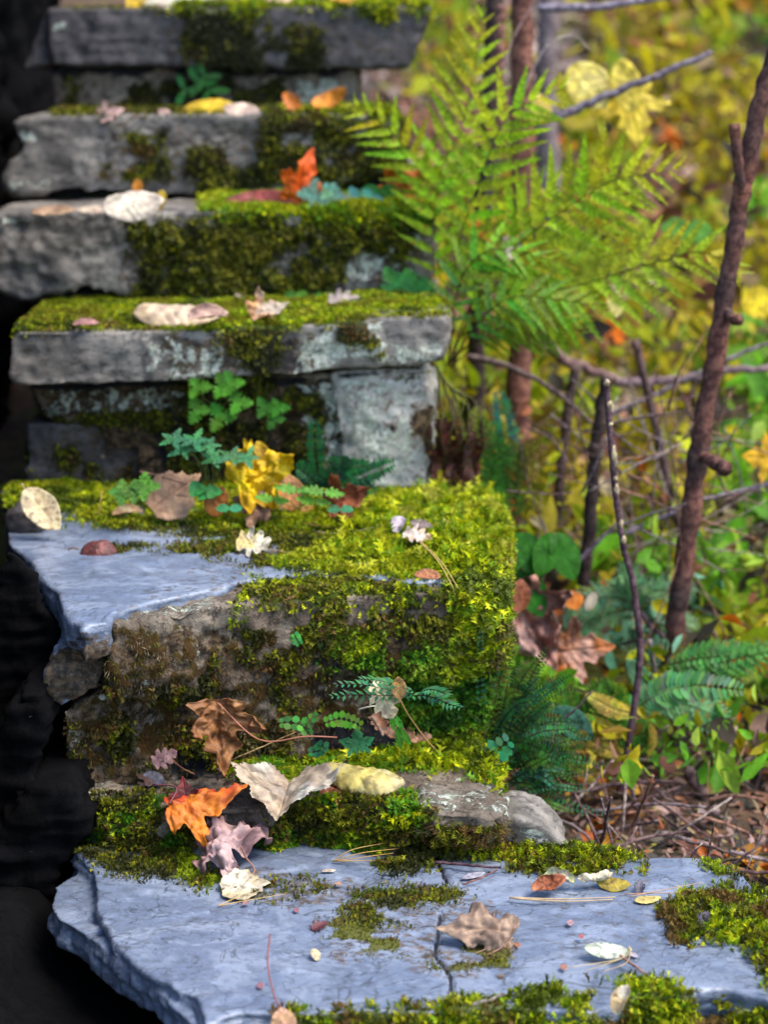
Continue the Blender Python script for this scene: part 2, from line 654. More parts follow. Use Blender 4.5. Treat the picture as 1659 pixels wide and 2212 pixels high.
# riser under G
stone('riser_stone', [front_prism([(112, 140), (500, 140), (770, 142), (775, 262), (500, 262), (116, 262)], YG_ + .035, .3)],
      M_MORTAR, .006, .008, .002, .003, seed=2,
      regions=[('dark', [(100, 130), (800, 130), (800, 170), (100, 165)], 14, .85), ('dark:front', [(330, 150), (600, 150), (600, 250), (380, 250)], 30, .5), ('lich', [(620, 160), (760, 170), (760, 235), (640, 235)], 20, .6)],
      tufts=[dict(poly=[(140, 165), (620, 165), (620, 245), (140, 245)], pal=DK, cov=.6, n=80000, len=.008, grav=-.4, amp=25)],
      label='dark mossy riser stone recessed under the topmost slab', cat='stone')
# step F
stone('stone_slab', [front_prism([(24, 262), (62, 251), (400, 246), (840, 244), (862, 262), (870, 300), (868, 366), (830, 376), (640, 414), (430, 428), (330, 424), (200, 414), (150, 404), (90, 422), (16, 416), (3, 388), (22, 346), (56, 320), (32, 288)], YF, .36),
                     front_prism([(850, 290), (908, 368), (850, 374)], YF + .02, .25)],
      M_GREY, .006, .008, .0022, .002, seed=3, terr=.001,
      regions=[('lich', [(30, 285), (75, 280), (80, 305), (40, 310)], 6, .75), ('lich', [(10, 380), (110, 385), (110, 415), (15, 415)], 14, .5), ('dirt', [(230, 270), (900, 250), (860, 420), (240, 420)], 30, .4)],
      tufts=[dict(poly=[(255, 285), (365, 270), (365, 385), (300, 390), (215, 375)], pal=OL, cov=.75, n=110000, len=.009, grav=-.4, amp=18),
             dict(poly=[(420, 310), (540, 350), (560, 260), (700, 246), (860, 262), (868, 360), (700, 402), (430, 424), (400, 370)], pal=OL[:3] + DK, cov=.80, n=110000, len=.010, grav=-.4, amp=18, lift=.006),
             dict(poly=[(120, 225), (850, 225), (850, 258), (640, 250), (120, 250)], pal=OL, cov=.7, n=120000, len=.009, amp=6),
             dict(poly=[(600, 225), (850, 225), (850, 256), (620, 250)], pal=YG, cov=.8, n=100000, len=.010, amp=6)],
      label='second slab from above, pale broken notch at its left end and moss on its face', cat='stone step')
stone('riser_stone', [front_prism([(110, 395), (860, 370), (870, 475), (100, 475)], YF + .05, .3)],
      M_MORTAR, .007, .008, .002, .003, seed=4, regions=[('dark', [(60, 380), (900, 360), (900, 480), (60, 480)], 14, .8)],  # dark mask over the whole stone paints the shade of the gap
      tufts=[dict(poly=[(110, 410), (860, 380), (860, 470), (110, 470)], pal=DK, cov=.5, n=80000, len=.009, grav=-.4)],
      label='narrow riser stone with gap shade in its colour below the notched slab', cat='stone')
# step E
stone('stone_slab', [front_prism([(-25, 462), (60, 458), (500, 458), (925, 462), (938, 500), (935, 600), (880, 640), (640, 650), (450, 652), (280, 645), (200, 622), (110, 640), (50, 655), (0, 640), (-30, 600)], YE, .36)],
      M_GREY, .006, .012, .002, .002, seed=5, terr=.0015,
      regions=[('lich', [(0, 465), (70, 465), (70, 485), (0, 490)], 6, .62), ('lich:front', [(750, 490), (900, 485), (910, 600), (760, 640), (740, 560)], 22, .50), ('dirt:front', [(260, 480), (930, 470), (930, 650), (280, 650)], 30, .5), ('dark:front', [(700, 600), (930, 590), (930, 660), (640, 660)], 14, .6)],
      tufts=[dict(poly=[(275, 480), (400, 470), (920, 466), (930, 500), (760, 540), (740, 640), (440, 652), (290, 648), (300, 560)], k='front', pal=OL[:4] + DK[:3], cov=.80, n=130000, len=.012, grav=-.45, amp=20, lift=.008),
             dict(poly=[(530, 500), (730, 480), (720, 620), (560, 640)], pal=YG[:2] + OL, cov=.5, n=100000, len=.010, grav=-.3, amp=25),
             dict(poly=[(450, 425), (960, 425), (950, 480), (700, 478), (500, 470), (440, 458)], pal=GR[2:] + YG[1:], cov=.97, n=210000, len=.012, amp=7, lift=.012),
             dict(poly=[(750, 470), (930, 470), (930, 620), (840, 540)], pal=OL, cov=.4, n=90000, len=.009, grav=-.4)],
      label='third slab from above, bright green moss cushion along its upper edge and bare grey left end', cat='stone step')
stone('riser_stone', [front_prism([(90, 628), (880, 628), (960, 640), (960, 720), (60, 735)], YE + .05, .3)],
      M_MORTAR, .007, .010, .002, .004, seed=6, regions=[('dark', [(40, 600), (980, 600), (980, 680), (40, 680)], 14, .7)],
      tufts=[dict(poly=[(80, 640), (950, 640), (950, 720), (80, 720)], pal=OL[:2] + DK, cov=.6, n=100000, len=.010, grav=-.3)],
      label='mossy earth coloured riser stone behind the rolled tan leaf', cat='stone')
# step D
fD = [(22, 726), (30, 720), (250, 718), (440, 713), (700, 702), (830, 688), (976, 685), (972, 735), (955, 780), (900, 790), (720, 803), (640, 812), (450, 824), (200, 835), (30, 834), (12, 815), (18, 760)]
stone('stone_slab', [front_prism(fD, lambda px, py: YD - .03 + (px - 500) * .00002, .42)],
      M_GREY, .0055, .006, .0015, .0015, seed=7, terr=.001,
      regions=[('dirt:front', [(20, 725), (300, 725), (300, 830), (20, 830)], 20, .22), ('lich:front', [(300, 740), (560, 730), (560, 830), (300, 830)], 26, .44), ('lich:front', [(640, 715), (820, 700), (830, 780), (640, 812)], 22, .56), ('lich:front', [(830, 735), (965, 735), (955, 785), (830, 795)], 10, .55),
               ('dirt:front', [(350, 720), (700, 715), (680, 830), (360, 830)], 25, .55), ('dark:front', [(500, 740), (640, 720), (650, 800), (520, 820)], 16, .6)],
      tufts=[dict(poly=[(480, 710), (640, 705), (620, 760), (540, 790), (440, 760)], k='front', pal=OL + YG[:1], cov=.7, n=120000, len=.009, grav=-.4),
             dict(poly=[(20, 640), (960, 640), (980, 680), (830, 688), (700, 712), (620, 735), (500, 730), (430, 716), (250, 706), (20, 714)], k='top', pal=YG + OL[1:3], cov=.80, n=190000, len=.008, amp=14, lift=.007),
             dict(poly=[(40, 690), (500, 690), (480, 716), (240, 712), (40, 716)], k='top', pal=OL, cov=.8, n=120000, len=.008, amp=8, lift=.004),
             dict(poly=[(740, 700), (830, 700), (830, 760), (800, 760)], k='front', pal=OL, cov=.35, n=90000, len=.008, grav=-.4)],
      label='fourth slab from above, thin slate with lichen spots at its right end and rolled tan leaf on top', cat='stone step')
# risers under D
stone('riser_stone', [front_prism([(70, 825), (420, 818), (730, 805), (760, 900), (750, 1090), (330, 1090), (320, 925), (80, 905)], lambda px, py: YD + .02 + .00008 * max(0, 400 - px), .35)],
      M_MORTAR, .0055, .012, .003, .007, seed=8,
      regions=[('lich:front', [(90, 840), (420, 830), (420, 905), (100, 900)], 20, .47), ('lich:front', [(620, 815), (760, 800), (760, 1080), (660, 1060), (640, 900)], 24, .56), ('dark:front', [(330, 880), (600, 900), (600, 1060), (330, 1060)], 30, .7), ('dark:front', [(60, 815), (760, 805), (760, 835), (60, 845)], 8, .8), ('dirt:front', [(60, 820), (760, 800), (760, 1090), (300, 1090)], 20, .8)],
      tufts=[dict(poly=[(380, 830), (700, 820), (690, 1070), (350, 1080), (340, 900)], pal=OL + DK, cov=.62, n=110000, len=.010, grav=-.4, amp=30),
             dict(poly=[(90, 890), (340, 885), (340, 925), (90, 920)], pal=OL, cov=.8, n=110000, len=.008, amp=10)],
      label='crumbling mortared riser with lichen specks and small herbs growing from it', cat='stone')
stone('riser_stone', [front_prism([(58, 915), (330, 912), (345, 1095), (50, 1095), (62, 1000)], YD + .045, .3)],
      M_DARKSLATE, .006, .008, .003, .002, seed=9, regions=[('dirt', [(80, 930), (340, 920), (340, 1060), (80, 1060)], 30, .42)],
      tufts=[dict(poly=[(70, 960), (340, 950), (340, 1060), (70, 1060)], pal=DK + OL, cov=.5, n=90000, len=.009, grav=-.4)],
      label='purplish flat riser stone at the left end below the thin slate', cat='stone')
stone('riser_stone', [front_prism([(712, 806), (760, 800), (915, 795), (925, 840), (943, 858), (938, 990), (925, 1090), (740, 1090), (735, 900)], YD + .005, .3)],
      M_PALE, .0055, .010, .002, .002, seed=10,
      regions=[('lich:front', [(740, 830), (900, 810), (870, 1050), (750, 1040)], 30, .50), ('dirt:front', [(805, 862), (850, 866), (852, 930), (812, 925)], 8, .95), ('dirt:front', [(890, 880), (940, 870), (935, 950), (880, 940)], 10, .8), ('clear:front', [(805, 865), (845, 870), (850, 920), (815, 925)], 6, 1), ('dirt:front', [(870, 860), (945, 860), (945, 960), (880, 960)], 18, .5), ('dark:front', [(720, 800), (920, 790), (915, 808), (730, 820)], 5, .8)],
      tufts=[dict(poly=[(745, 806), (905, 800), (900, 820), (750, 825)], pal=OL, cov=.45, n=90000, len=.008, amp=5)],
      label='pale lichen covered corner block below the thin slate, rust patches on its face', cat='stone')

# step C: slate sheet on a mortared body
topC = [(6, 1050), (500, 1050), (1050, 1066), (1088, 1110), (1092, 1165), (1080, 1230), (900, 1256), (720, 1240), (560, 1249), (450, 1277), (330, 1302), (250, 1326), (236, 1345), (180, 1352), (135, 1330), (120, 1280), (84, 1245), (60, 1200), (20, 1170)]
lowL = [(14, 1150), (30, 1200), (84, 1245), (120, 1300), (238, 1340), (245, 1420), (215, 1500), (80, 1500), (100, 1400), (110, 1370)]
bodyF = [(236, 1350), (330, 1338), (450, 1318), (600, 1305), (800, 1292), (1000, 1281), (1072, 1278), (1062, 1400), (1045, 1500), (1045, 1640), (600, 1672), (170, 1708), (140, 1640), (135, 1530), (215, 1490), (243, 1420), (230, 1380)]
YCf = lambda px, py: 2.515 + (px - 170) * .00019
stone('stone_slab', [top_prism(topC, hC, .055, .0),
                     front_prism([(135, 1330), (236, 1335), (240, 1420), (215, 1490), (130, 1535), (82, 1498), (100, 1420), (132, 1390)], YCf(150, 1420) - .004, .25, .1),
                     top_prism([(1000, 1100), (1088, 1110), (1092, 1165), (1080, 1230), (1040, 1250), (980, 1240)], hC - .02, .2)],
      M_SLATE, .0045, .007, .005, .001, seed=11, terr=.0022, top_flat=.85,
      regions=[('dirt:top', [(400, 1140), (720, 1150), (720, 1240), (560, 1240), (300, 1330), (230, 1330)], 25, .33), ('dirt:front', [(130, 1350), (250, 1350), (250, 1540), (80, 1510)], 26, .52), ('dirt:front', [(80, 1400), (250, 1385), (250, 1540), (70, 1540)], 24, .85), ('clear', [(120, 1180), (420, 1180), (400, 1260), (160, 1300)], 10, .8)],
      tufts=[dict(poly=[(4, 1030), (1060, 1060), (1095, 1110), (1098, 1170), (1080, 1250), (985, 1260), (880, 1256), (720, 1246), (640, 1240), (600, 1225), (690, 1200), (730, 1160), (560, 1150), (250, 1125), (180, 1112), (4, 1100)], k='top', pal=YG, cov=.86, n=190000, len=.0085, amp=14, lift=.008),
             dict(poly=[(180, 1110), (720, 1130), (800, 1150), (780, 1190), (560, 1180), (250, 1140)], k='top', pal=OL + YG[:1], cov=.85, n=190000, len=.006, amp=14, lift=.003),
             dict(poly=[(250, 1175), (700, 1165), (740, 1230), (600, 1225), (480, 1210), (260, 1195)], k='top', pal=OL + YG[:2], cov=.52, n=190000, len=.006, amp=14, lift=.002),
             dict(poly=[(780, 1080), (1060, 1075), (1100, 1140), (1080, 1260), (960, 1250), (900, 1180), (780, 1150)], k='top', pal=YG[1:] + [(.45, .45, .05)], cov=.88, n=120000, len=.014, amp=10, lift=.018, up=.6, sp=.7),
             dict(poly=[(600, 1080), (1060, 1070), (1100, 1140), (1080, 1260), (760, 1240), (700, 1150)], k='top', pal=YG[2:], cov=.5, n=26000, len=.022, w=.09, amp=10, up=.5, sp=.8, lift=.004),
             dict(poly=[(1000, 1180), (1098, 1150), (1075, 1320), (1040, 1300), (980, 1260)], pal=YG + RU[2:3], cov=.86, n=180000, len=.013, amp=10, lift=.012, grav=-.5)],
      label='broad blue slate slab at mid height, bare at the left and thickly mossed towards its right corner', cat='stone step')
stone('step_block', [front_prism(bodyF, YCf, .34, .02, -.012),
                     top_prism([(240, 1290), (450, 1260), (560, 1230), (720, 1220), (900, 1220), (1075, 1210), (1082, 1225), (1074, 1276), (1000, 1279), (800, 1290), (600, 1303), (450, 1316), (330, 1336), (240, 1347)], hC - .010, .12)],
      M_MORTAR, .005, .014, .003, .006, seed=12, top_flat=.3, smooth_it=3,
      regions=[('dirt:front', [(135, 1370), (1060, 1350), (1050, 1680), (140, 1720)], 25, .56), ('clear', [(520, 1360), (640, 1340), (640, 1440), (540, 1470)], 25, .6),
               ('dark:front', [(690, 1330), (980, 1330), (985, 1390), (850, 1400), (800, 1500), (680, 1500)], 45, .5), ('dark:front', [(720, 1520), (1045, 1540), (1045, 1640), (620, 1640)], 18, .85), ('dark:front', [(360, 1590), (560, 1560), (560, 1680), (340, 1700)], 20, .75),
               ('lich:front', [(205, 1480), (260, 1480), (262, 1515), (205, 1515)], 8, .72), ('lich:front', [(140, 1560), (170, 1560), (180, 1640), (140, 1640)], 10, .45), ('lich:top', [(240, 1290), (480, 1270), (470, 1340), (240, 1345)], 12, .42), ('lich:front', [(150, 1400), (600, 1400), (600, 1640), (150, 1640)], 30, .25)],
      tufts=[dict(poly=[(500, 1262), (720, 1240), (1060, 1250), (1090, 1300), (960, 1330), (860, 1330), (700, 1320), (520, 1320)], pal=YG[:3] + OL, cov=.76, n=190000, len=.009, amp=20, lift=.006, grav=-.25),
             dict(poly=[(970, 1240), (1090, 1240), (1072, 1420), (1045, 1410), (990, 1400), (985, 1330), (960, 1290)], pal=YG + RU[2:3], cov=.84, n=190000, len=.014, amp=12, lift=.014, grav=-.6),
             dict(poly=[(450, 1290), (700, 1320), (700, 1560), (600, 1600), (480, 1450)], k='front', pal=OL + DK[:1] + RU[:1], cov=.34, n=190000, len=.008, amp=30, grav=-.3),
             dict(poly=[(560, 1290), (1000, 1280), (1000, 1400), (700, 1420)], k='front', pal=OL + YG[:3], cov=.55, n=170000, len=.010, amp=30, grav=-.5, lift=.006),
             dict(poly=[(700, 1360), (850, 1340), (870, 1450), (760, 1470), (700, 1440)], k='front', pal=GR + YG[:2], cov=.45, n=200000, len=.009, amp=18, lift=.007),
             dict(poly=[(860, 1400), (960, 1380), (1050, 1410), (1056, 1560), (1000, 1610), (880, 1560), (840, 1470)], pal=GR + YG[:2], cov=.93, n=230000, len=.010, amp=12, lift=.012, grav=-.2),
             dict(poly=[(860, 1520), (1050, 1480), (1050, 1600), (980, 1620)], k='front', pal=OL + YG[:1], cov=.6, n=170000, len=.008, amp=14, grav=-.3),
             dict(poly=[(140, 1460), (480, 1460), (640, 1560), (600, 1660), (170, 1680)], k='front', pal=OL[:3] + RU + DK[:1], cov=.40, n=170000, len=.009, amp=20, grav=-.3),
             dict(poly=[(140, 1360), (1050, 1340), (1050, 1660), (150, 1700)], k='front', pal=RU + DK + [(.2, .16, .1)], cov=.42, pf=60, n=60000, len=.009, w=.06, feather=0, amp=10, grav=-.5)],
      label='thick mortared block carrying the blue slate, brown crumbly face with black stains and green moss', cat='stone step')

# small stone at the left on C
stone('loose_stone', [front_prism([(8, 1115), (30, 1100), (70, 1105), (95, 1128), (80, 1150), (15, 1150)], atZ(50, 1148, hC).y, .09)],
      M_DARKSLATE, .004, .008, seed=14, smooth_it=10, label='small dark stone under the ribbed cream leaf', cat='stone')

# step B: low broken ledge
topB = [(165, 1640), (500, 1600), (1040, 1590), (1060, 1640), (1090, 1700), (1108, 1725), (1090, 1745), (960, 1738), (860, 1748), (640, 1735), (590, 1750), (420, 1745), (340, 1745), (215, 1740), (196, 1725), (168, 1690)]
stone('stone_slab', [top_prism(topB, hB, .11, .0),
                     top_prism([(215, 1710), (380, 1710), (405, 1760), (330, 1785), (225, 1778), (200, 1745)], hB - .02, .08),
                     top_prism([(640, 1735), (860, 1725), (1095, 1735), (1085, 1772), (960, 1765), (700, 1768), (580, 1775)], hB - .025, .09),
                     top_prism([(900, 1690), (1040, 1680), (1108, 1735), (1080, 1765), (930, 1755)], hB + .012, .04)],
      M_MORTAR, .005, .012, .003, .005, seed=15, top_flat=.4, smooth_it=8,
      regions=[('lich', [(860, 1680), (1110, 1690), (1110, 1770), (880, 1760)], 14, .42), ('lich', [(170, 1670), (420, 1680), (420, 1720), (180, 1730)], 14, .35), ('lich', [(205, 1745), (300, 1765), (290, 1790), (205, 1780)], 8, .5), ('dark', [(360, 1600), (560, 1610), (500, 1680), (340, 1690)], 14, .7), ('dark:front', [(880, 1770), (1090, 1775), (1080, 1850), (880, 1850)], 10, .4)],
      tufts=[dict(poly=[(480, 1660), (620, 1590), (860, 1590), (1045, 1585), (1080, 1670), (1060, 1680), (1000, 1660), (880, 1660), (780, 1700), (560, 1710)], pal=YG + GR[1:3], cov=.93, n=220000, len=.010, amp=10, lift=.008),
             dict(poly=[(870, 1600), (1040, 1590), (1075, 1670), (1040, 1680), (960, 1650), (860, 1650)], pal=YG, cov=.85, n=130000, len=.013, amp=8, lift=.016),
             dict(poly=[(500, 1650), (620, 1590), (1045, 1585), (1100, 1700), (880, 1672)], pal=YG[1:] + GR[2:], cov=.5, n=30000, len=.020, w=.09, amp=10, sp=.8),
             dict(poly=[(205, 1720), (380, 1715), (420, 1790), (380, 1850), (230, 1840), (180, 1790)], pal=OL + YG[:2] + GR[:2], cov=.85, n=210000, len=.008, amp=14, lift=.006),
             dict(poly=[(580, 1800), (640, 1745), (760, 1725), (900, 1722), (950, 1760), (880, 1800), (800, 1850), (600, 1850)], pal=OL + YG[:3] + GR[1:3], cov=.85, n=220000, len=.010, amp=14, lift=.008),
             dict(poly=[(560, 1800), (820, 1800), (820, 1850), (570, 1850)], pal=GR, cov=.8, n=200000, len=.009, amp=10, lift=.005),
             dict(poly=[(880, 1775), (1085, 1785), (1075, 1850), (880, 1850)], pal=OL[:3] + RU, cov=.8, n=150000, len=.012, w=.08, amp=8, grav=-.7)],
      label='low broken ledge of earthy stone holding the orange maple leaf, wet moss on both sides', cat='stone step')
stone('loose_stone', [front_prism([(1082, 1775), (1120, 1768), (1170, 1782), (1222, 1826), (1200, 1838), (1110, 1832), (1075, 1812)], atZ(1150, 1835, hA).y, .10)],
      M_GREY, .004, .010, .002, .003, seed=16, smooth_it=2, top_flat=.3, regions=[('lich', [(1110, 1770), (1200, 1790), (1200, 1830), (1120, 1820)], 14, .5), ('dirt', [(1070, 1760), (1120, 1760), (1130, 1840), (1070, 1840)], 8, .5)],
      label='grey wedge stone at the right end of the earthy ledge', cat='stone')

# step A: large slate
topA = [(150, 1835), (420, 1815), (1060, 1815), (1240, 1835), (1390, 1852), (1510, 1852), (1590, 1885), (1700, 1960), (1760, 2080), (1700, 2200), (1640, 2155), (1570, 2135), (1400, 2150), (1280, 2190), (1100, 2180), (960, 2190), (620, 2196), (520, 2190), (440, 2214), (425, 2160), (335, 2105), (262, 2045), (235, 1995), (206, 1945), (196, 1880)]
lowA = [(118, 1915), (185, 1872), (215, 1900), (230, 1990), (262, 2040), (335, 2100), (430, 2150), (445, 2235), (395, 2200), (320, 2125), (235, 2058), (180, 2015), (122, 1985), (106, 1950)]
stone('stone_slab', [top_prism(topA, hA, .05, .0), top_prism(lowA, hA - .018, .04, -.02)],
      M_SLATE, .004, .008, .006, .001, seed=17, terr=.0022, top_flat=.85,
      regions=[('dirt:top', [(720, 1920), (900, 1900), (1100, 1960), (1110, 2100), (940, 2120), (700, 2060)], 30, .42), ('dirt:top', [(1150, 1880), (1450, 1860), (1600, 1950), (1420, 2120), (1150, 2080)], 40, .26), ('dirt:top', [(400, 1850), (700, 1900), (800, 1960), (560, 1960)], 20, .45)],
      cracks=[[(940, 1852), (952, 1872), (966, 1904)], [(950, 1975), (944, 2030), (938, 2058), (958, 2082), (974, 2106), (972, 2140), (964, 2176), (966, 2196)]],
      tufts=[dict(poly=[(150, 1835), (420, 1830), (440, 1870), (480, 1910), (440, 1925), (330, 1895), (205, 1875)], k='top', pal=OL + YG[:2], cov=.9, n=220000, len=.007, amp=10, lift=.004),
             dict(poly=[(480, 1900), (700, 1905), (720, 1935), (600, 1950), (480, 1925)], k='top', pal=OL + YG[:1], cov=.8, n=170000, len=.006, amp=10, lift=.002),
             dict(poly=[(800, 1820), (1390, 1840), (1390, 1880), (1200, 1885), (1060, 1870), (950, 1850), (940, 1890), (820, 1880)], k='top', pal=OL + YG, cov=.72, n=220000, len=.010, amp=12, lift=.005),
             dict(poly=[(1050, 1840), (1390, 1840), (1395, 1880), (1250, 1880)], k='top', pal=YG[:3] + OL[2:], cov=.65, n=150000, len=.012, amp=10, lift=.006),
             dict(poly=[(760, 1925), (1000, 1915), (1040, 1935), (900, 1960), (880, 2000), (740, 1965)], k='top', pal=OL + YG[:1], cov=.78, n=190000, len=.006, amp=14, lift=.002),
             dict(poly=[(700, 1985), (910, 1985), (910, 2070), (720, 2050)], k='top', pal=OL[1:3] + RU, cov=.52, n=140000, len=.004, amp=14, lift=.0005),
             dict(poly=[(920, 2040), (1110, 2030), (1110, 2100), (930, 2100)], k='top', pal=OL[1:] + RU[2:], cov=.66, n=150000, len=.005, amp=12, lift=.001),
             dict(poly=[(600, 2185), (840, 2190), (1080, 2160), (1190, 2122), (1260, 2122), (1420, 2118), (1600, 2180), (1700, 2260), (600, 2260)], pal=YG + OL[1:], cov=.72, n=170000, len=.010, amp=10, lift=.005),
             dict(poly=[(1425, 1960), (1500, 1925), (1720, 1960), (1760, 2200), (1650, 2120), (1600, 2040), (1460, 2030)], pal=YG + OL, cov=.9, n=200000, len=.010, amp=12, lift=.010),
             dict(poly=[(1500, 1850), (1600, 1890), (1700, 1960), (1560, 1930)], pal=OL + YG[:2], cov=.55, n=180000, len=.008, amp=10)],
      label='large blue slate slab in the foreground with a dark crack and mossy right border', cat='stone step')
# lower mossy ledge in front of A
stone('stone_slab', [top_prism([(480, 2200), (620, 2188), (960, 2186), (1100, 2170), (1280, 2170), (1500, 2120), (1660, 2150), (1800, 2200), (1900, 2420), (500, 2420)], hA - .045, .14),
                     top_prism([(1560, 1960), (1700, 1935), (1850, 2000), (1900, 2300), (1660, 2250), (1620, 2100)], hA - .02, .12)],
      M_GREY, .007, .012, .004, .003, seed=18, top_flat=.5,
      tufts=[dict(poly=[(520, 2190), (1100, 2170), (1300, 2130), (1540, 2080), (1600, 1940), (1900, 1950), (1900, 2420), (480, 2420)], pal=YG + OL[1:], cov=.9, n=130000, len=.010, amp=12, lift=.010)],
      label='moss covered ledge along the lower edge, in front of the large slate', cat='stone step')

# core added to darken gaps under the steps; rock beside them coloured as shade
def box(x0, x1, y0, y1, z0, z1):
    return prism([(x0, y0, z0), (x1, y0, z0), (x1, y1, z0), (x0, y1, z0)], [(x0, y0, z1), (x1, y0, z1), (x1, y1, z1), (x0, y1, z1)])
stone('shade_core', [box(-.33, .40, 2.2, 2.5, -.7, hA - .045), box(-.38, .0, 2.4, 5.2, -.7, hA - .045), box(-.38, .05, 2.66, 3.2, -.3, hB - .02), box(-.45, .10, 2.78, 3.3, -.2, hC - .07), box(-.60, .03, YD + .12, 3.8, 0, hD - .1),
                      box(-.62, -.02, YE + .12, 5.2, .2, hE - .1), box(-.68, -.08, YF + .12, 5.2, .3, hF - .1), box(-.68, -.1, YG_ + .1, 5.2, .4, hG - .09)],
      M_SHADE_ROCK, .02, .03, label='added core coloured as deep shade, seen only in the gaps under the slabs', cat='stone')
stone('shaded_rock', [prism([(-.60, 1.2, -.9), (-.56, 2.3, -.9), (-.60, 2.7, -.9), (-.72, 3.1, -.9), (-.86, 3.6, -.9), (-.98, 4.2, -.9), (-.88, 5.4, -.9), (-3, 5.4, -.9), (-3, 1.2, -.9)],
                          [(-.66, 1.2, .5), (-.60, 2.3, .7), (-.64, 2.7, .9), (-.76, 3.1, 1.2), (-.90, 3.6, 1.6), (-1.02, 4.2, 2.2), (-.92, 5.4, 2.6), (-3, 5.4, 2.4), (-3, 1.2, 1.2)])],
      M_SHADE_ROCK, .025, .05, .01, .01, seed=20, label='tall rock face with deep shade in its colour, filling the left border beside the steps', cat='rock')
stone('shaded_rock', [front_prism([(8, 1190), (26, 1190), (44, 1215), (70, 1240), (74, 1300), (112, 1335), (118, 1380), (90, 1490), (118, 1530), (120, 1650), (140, 1720), (0, 1760), (-60, 1500)], 2.60, .05, 0, -.02)],
      M_SHADE_ROCK, .006, .010, .008, .003, seed=21, smooth_it=1, label='jagged rock coloured as deep shade, wedged against the left end of the blue slate slab', cat='rock')
stone('shaded_rock', [front_prism([(40, 1500), (90, 1505), (110, 1560), (60, 1680), (120, 1800), (30, 1900), (-60, 1800), (-20, 1600)], 2.45, .35)],
      M_SHADE_ROCK, .008, .01, .012, seed=22, smooth_it=1,
      label='bluish rock coloured as deep shade, standing in the dark gap left of the brown block', cat='rock')
stone('shaded_rock', [front_prism([(60, 1700), (150, 1690), (190, 1800), (130, 1900), (100, 2000), (230, 2100), (360, 2260), (-60, 2300), (-60, 1900)], 2.42, .4)],
      M_SHADE_ROCK, .008, .012, .016, seed=23, smooth_it=1, label='lowest rock with deep shade in its colour, in the corner under the chipped slate edge', cat='rock')

stone('shaded_rock', [box(-4, -.02, .6, 2.62, -1.0, .075), box(-4, -.5, .6, 2.62, -1.0, .14)], M_SHADE_ROCK, .03, .05, seed=24, label='added rock floor coloured as deep shade, at the bottom of the gap in the lower left corner', cat='rock')  # slab added over the ground, its colour standing in for shade
# ------------------------------------------------------------------ ground and bank
X0 = .30


def bank_h(x, y):
    """height of the ground; the wooded bank climbs away behind the steps"""
    x = np.asarray(x, float); y = np.asarray(y, float)
    s = np.clip(y - 3.1 + .10 * np.clip(x - .6, -1, 2), 0, None)
    h = -1.24 + .26 * np.minimum(s, 5.6) + .95 * np.clip(s - 5.6, 0, 5) + .25 * np.clip(s - 10.6, 0, None)
    P = np.stack([x, y, np.zeros_like(x)], -1).reshape(-1, 3)
    n = fbm(P, 1.4, 4, 90) * .14 + fbm(P, 6, 3, 91) * .03
    return CAM_Z + h + n.reshape(x.shape) * sm(2.2, 3.2, y)


def bank_hit(px, py):
    px = np.asarray(px, float); py = np.asarray(py, float)
    d = (np.array(FW)[None] + np.array(RT)[None] * ((px - 829.5) / FL)[:, None] + np.array(UP)[None] * ((1105.5 - py) / FL)[:, None])
    d = d / d[:, 1:2]
    Y = np.full(px.shape, 2.4)
    done = np.zeros(px.shape, bool)
    for i in range(700):
        z = CAM_Z + d[:, 2] * Y
        hit = z <= bank_h(d[:, 0] * Y, Y)
        done |= hit
        Y = np.where(done, Y, Y + .02)
        if done.all(): break
    return np.stack([d[:, 0] * Y, Y, CAM_Z + d[:, 2] * Y], 1)


gx = np.concatenate([np.linspace(-40, -3, 20), np.linspace(-2.9, 4, 140), np.linspace(4.2, 40, 30)])
gy = np.concatenate([np.linspace(-30, 1.9, 20), np.linspace(2, 9, 150), np.linspace(9.2, 60, 30)])
GX, GY = np.meshgrid(gx, gy)
GZ = bank_h(GX, GY)
GV = np.stack([GX, GY, GZ], -1).reshape(-1, 3)
nx = len(gx)
ii = np.arange(len(gx) - 1)[None] + np.arange(len(gy) - 1)[:, None] * nx
GF = np.stack([ii, ii + 1, ii + 1 + nx, ii + nx], -1).reshape(-1, 4)
t = NT('forest_soil')
c = t.mix(t.step(t.noise(3, 6, .7), .4, .6), (.035, .022, .013), (.09, .055, .03))
c = t.mix(t.step(t.noise(1.6, 5, .6), .52, .62), c, (.10, .11, .015))
c = t.mix(t.step(t.noise(26, 5, .7), .5, .66), c, (.17, .085, .045))
t.l(c, t.b.inputs['Base Color'])
t.b.inputs['Roughness'].default_value = .95
t.bump(t.noise(30, 6, .7), .8, .03)
M_SOIL = t.m
me = raw_mesh('ground', GV, [GF])
me.materials.append(M_SOIL)
g = bpy.data.objects.new('ground', me)
C.objects.link(g)
g['kind'] = 'structure'

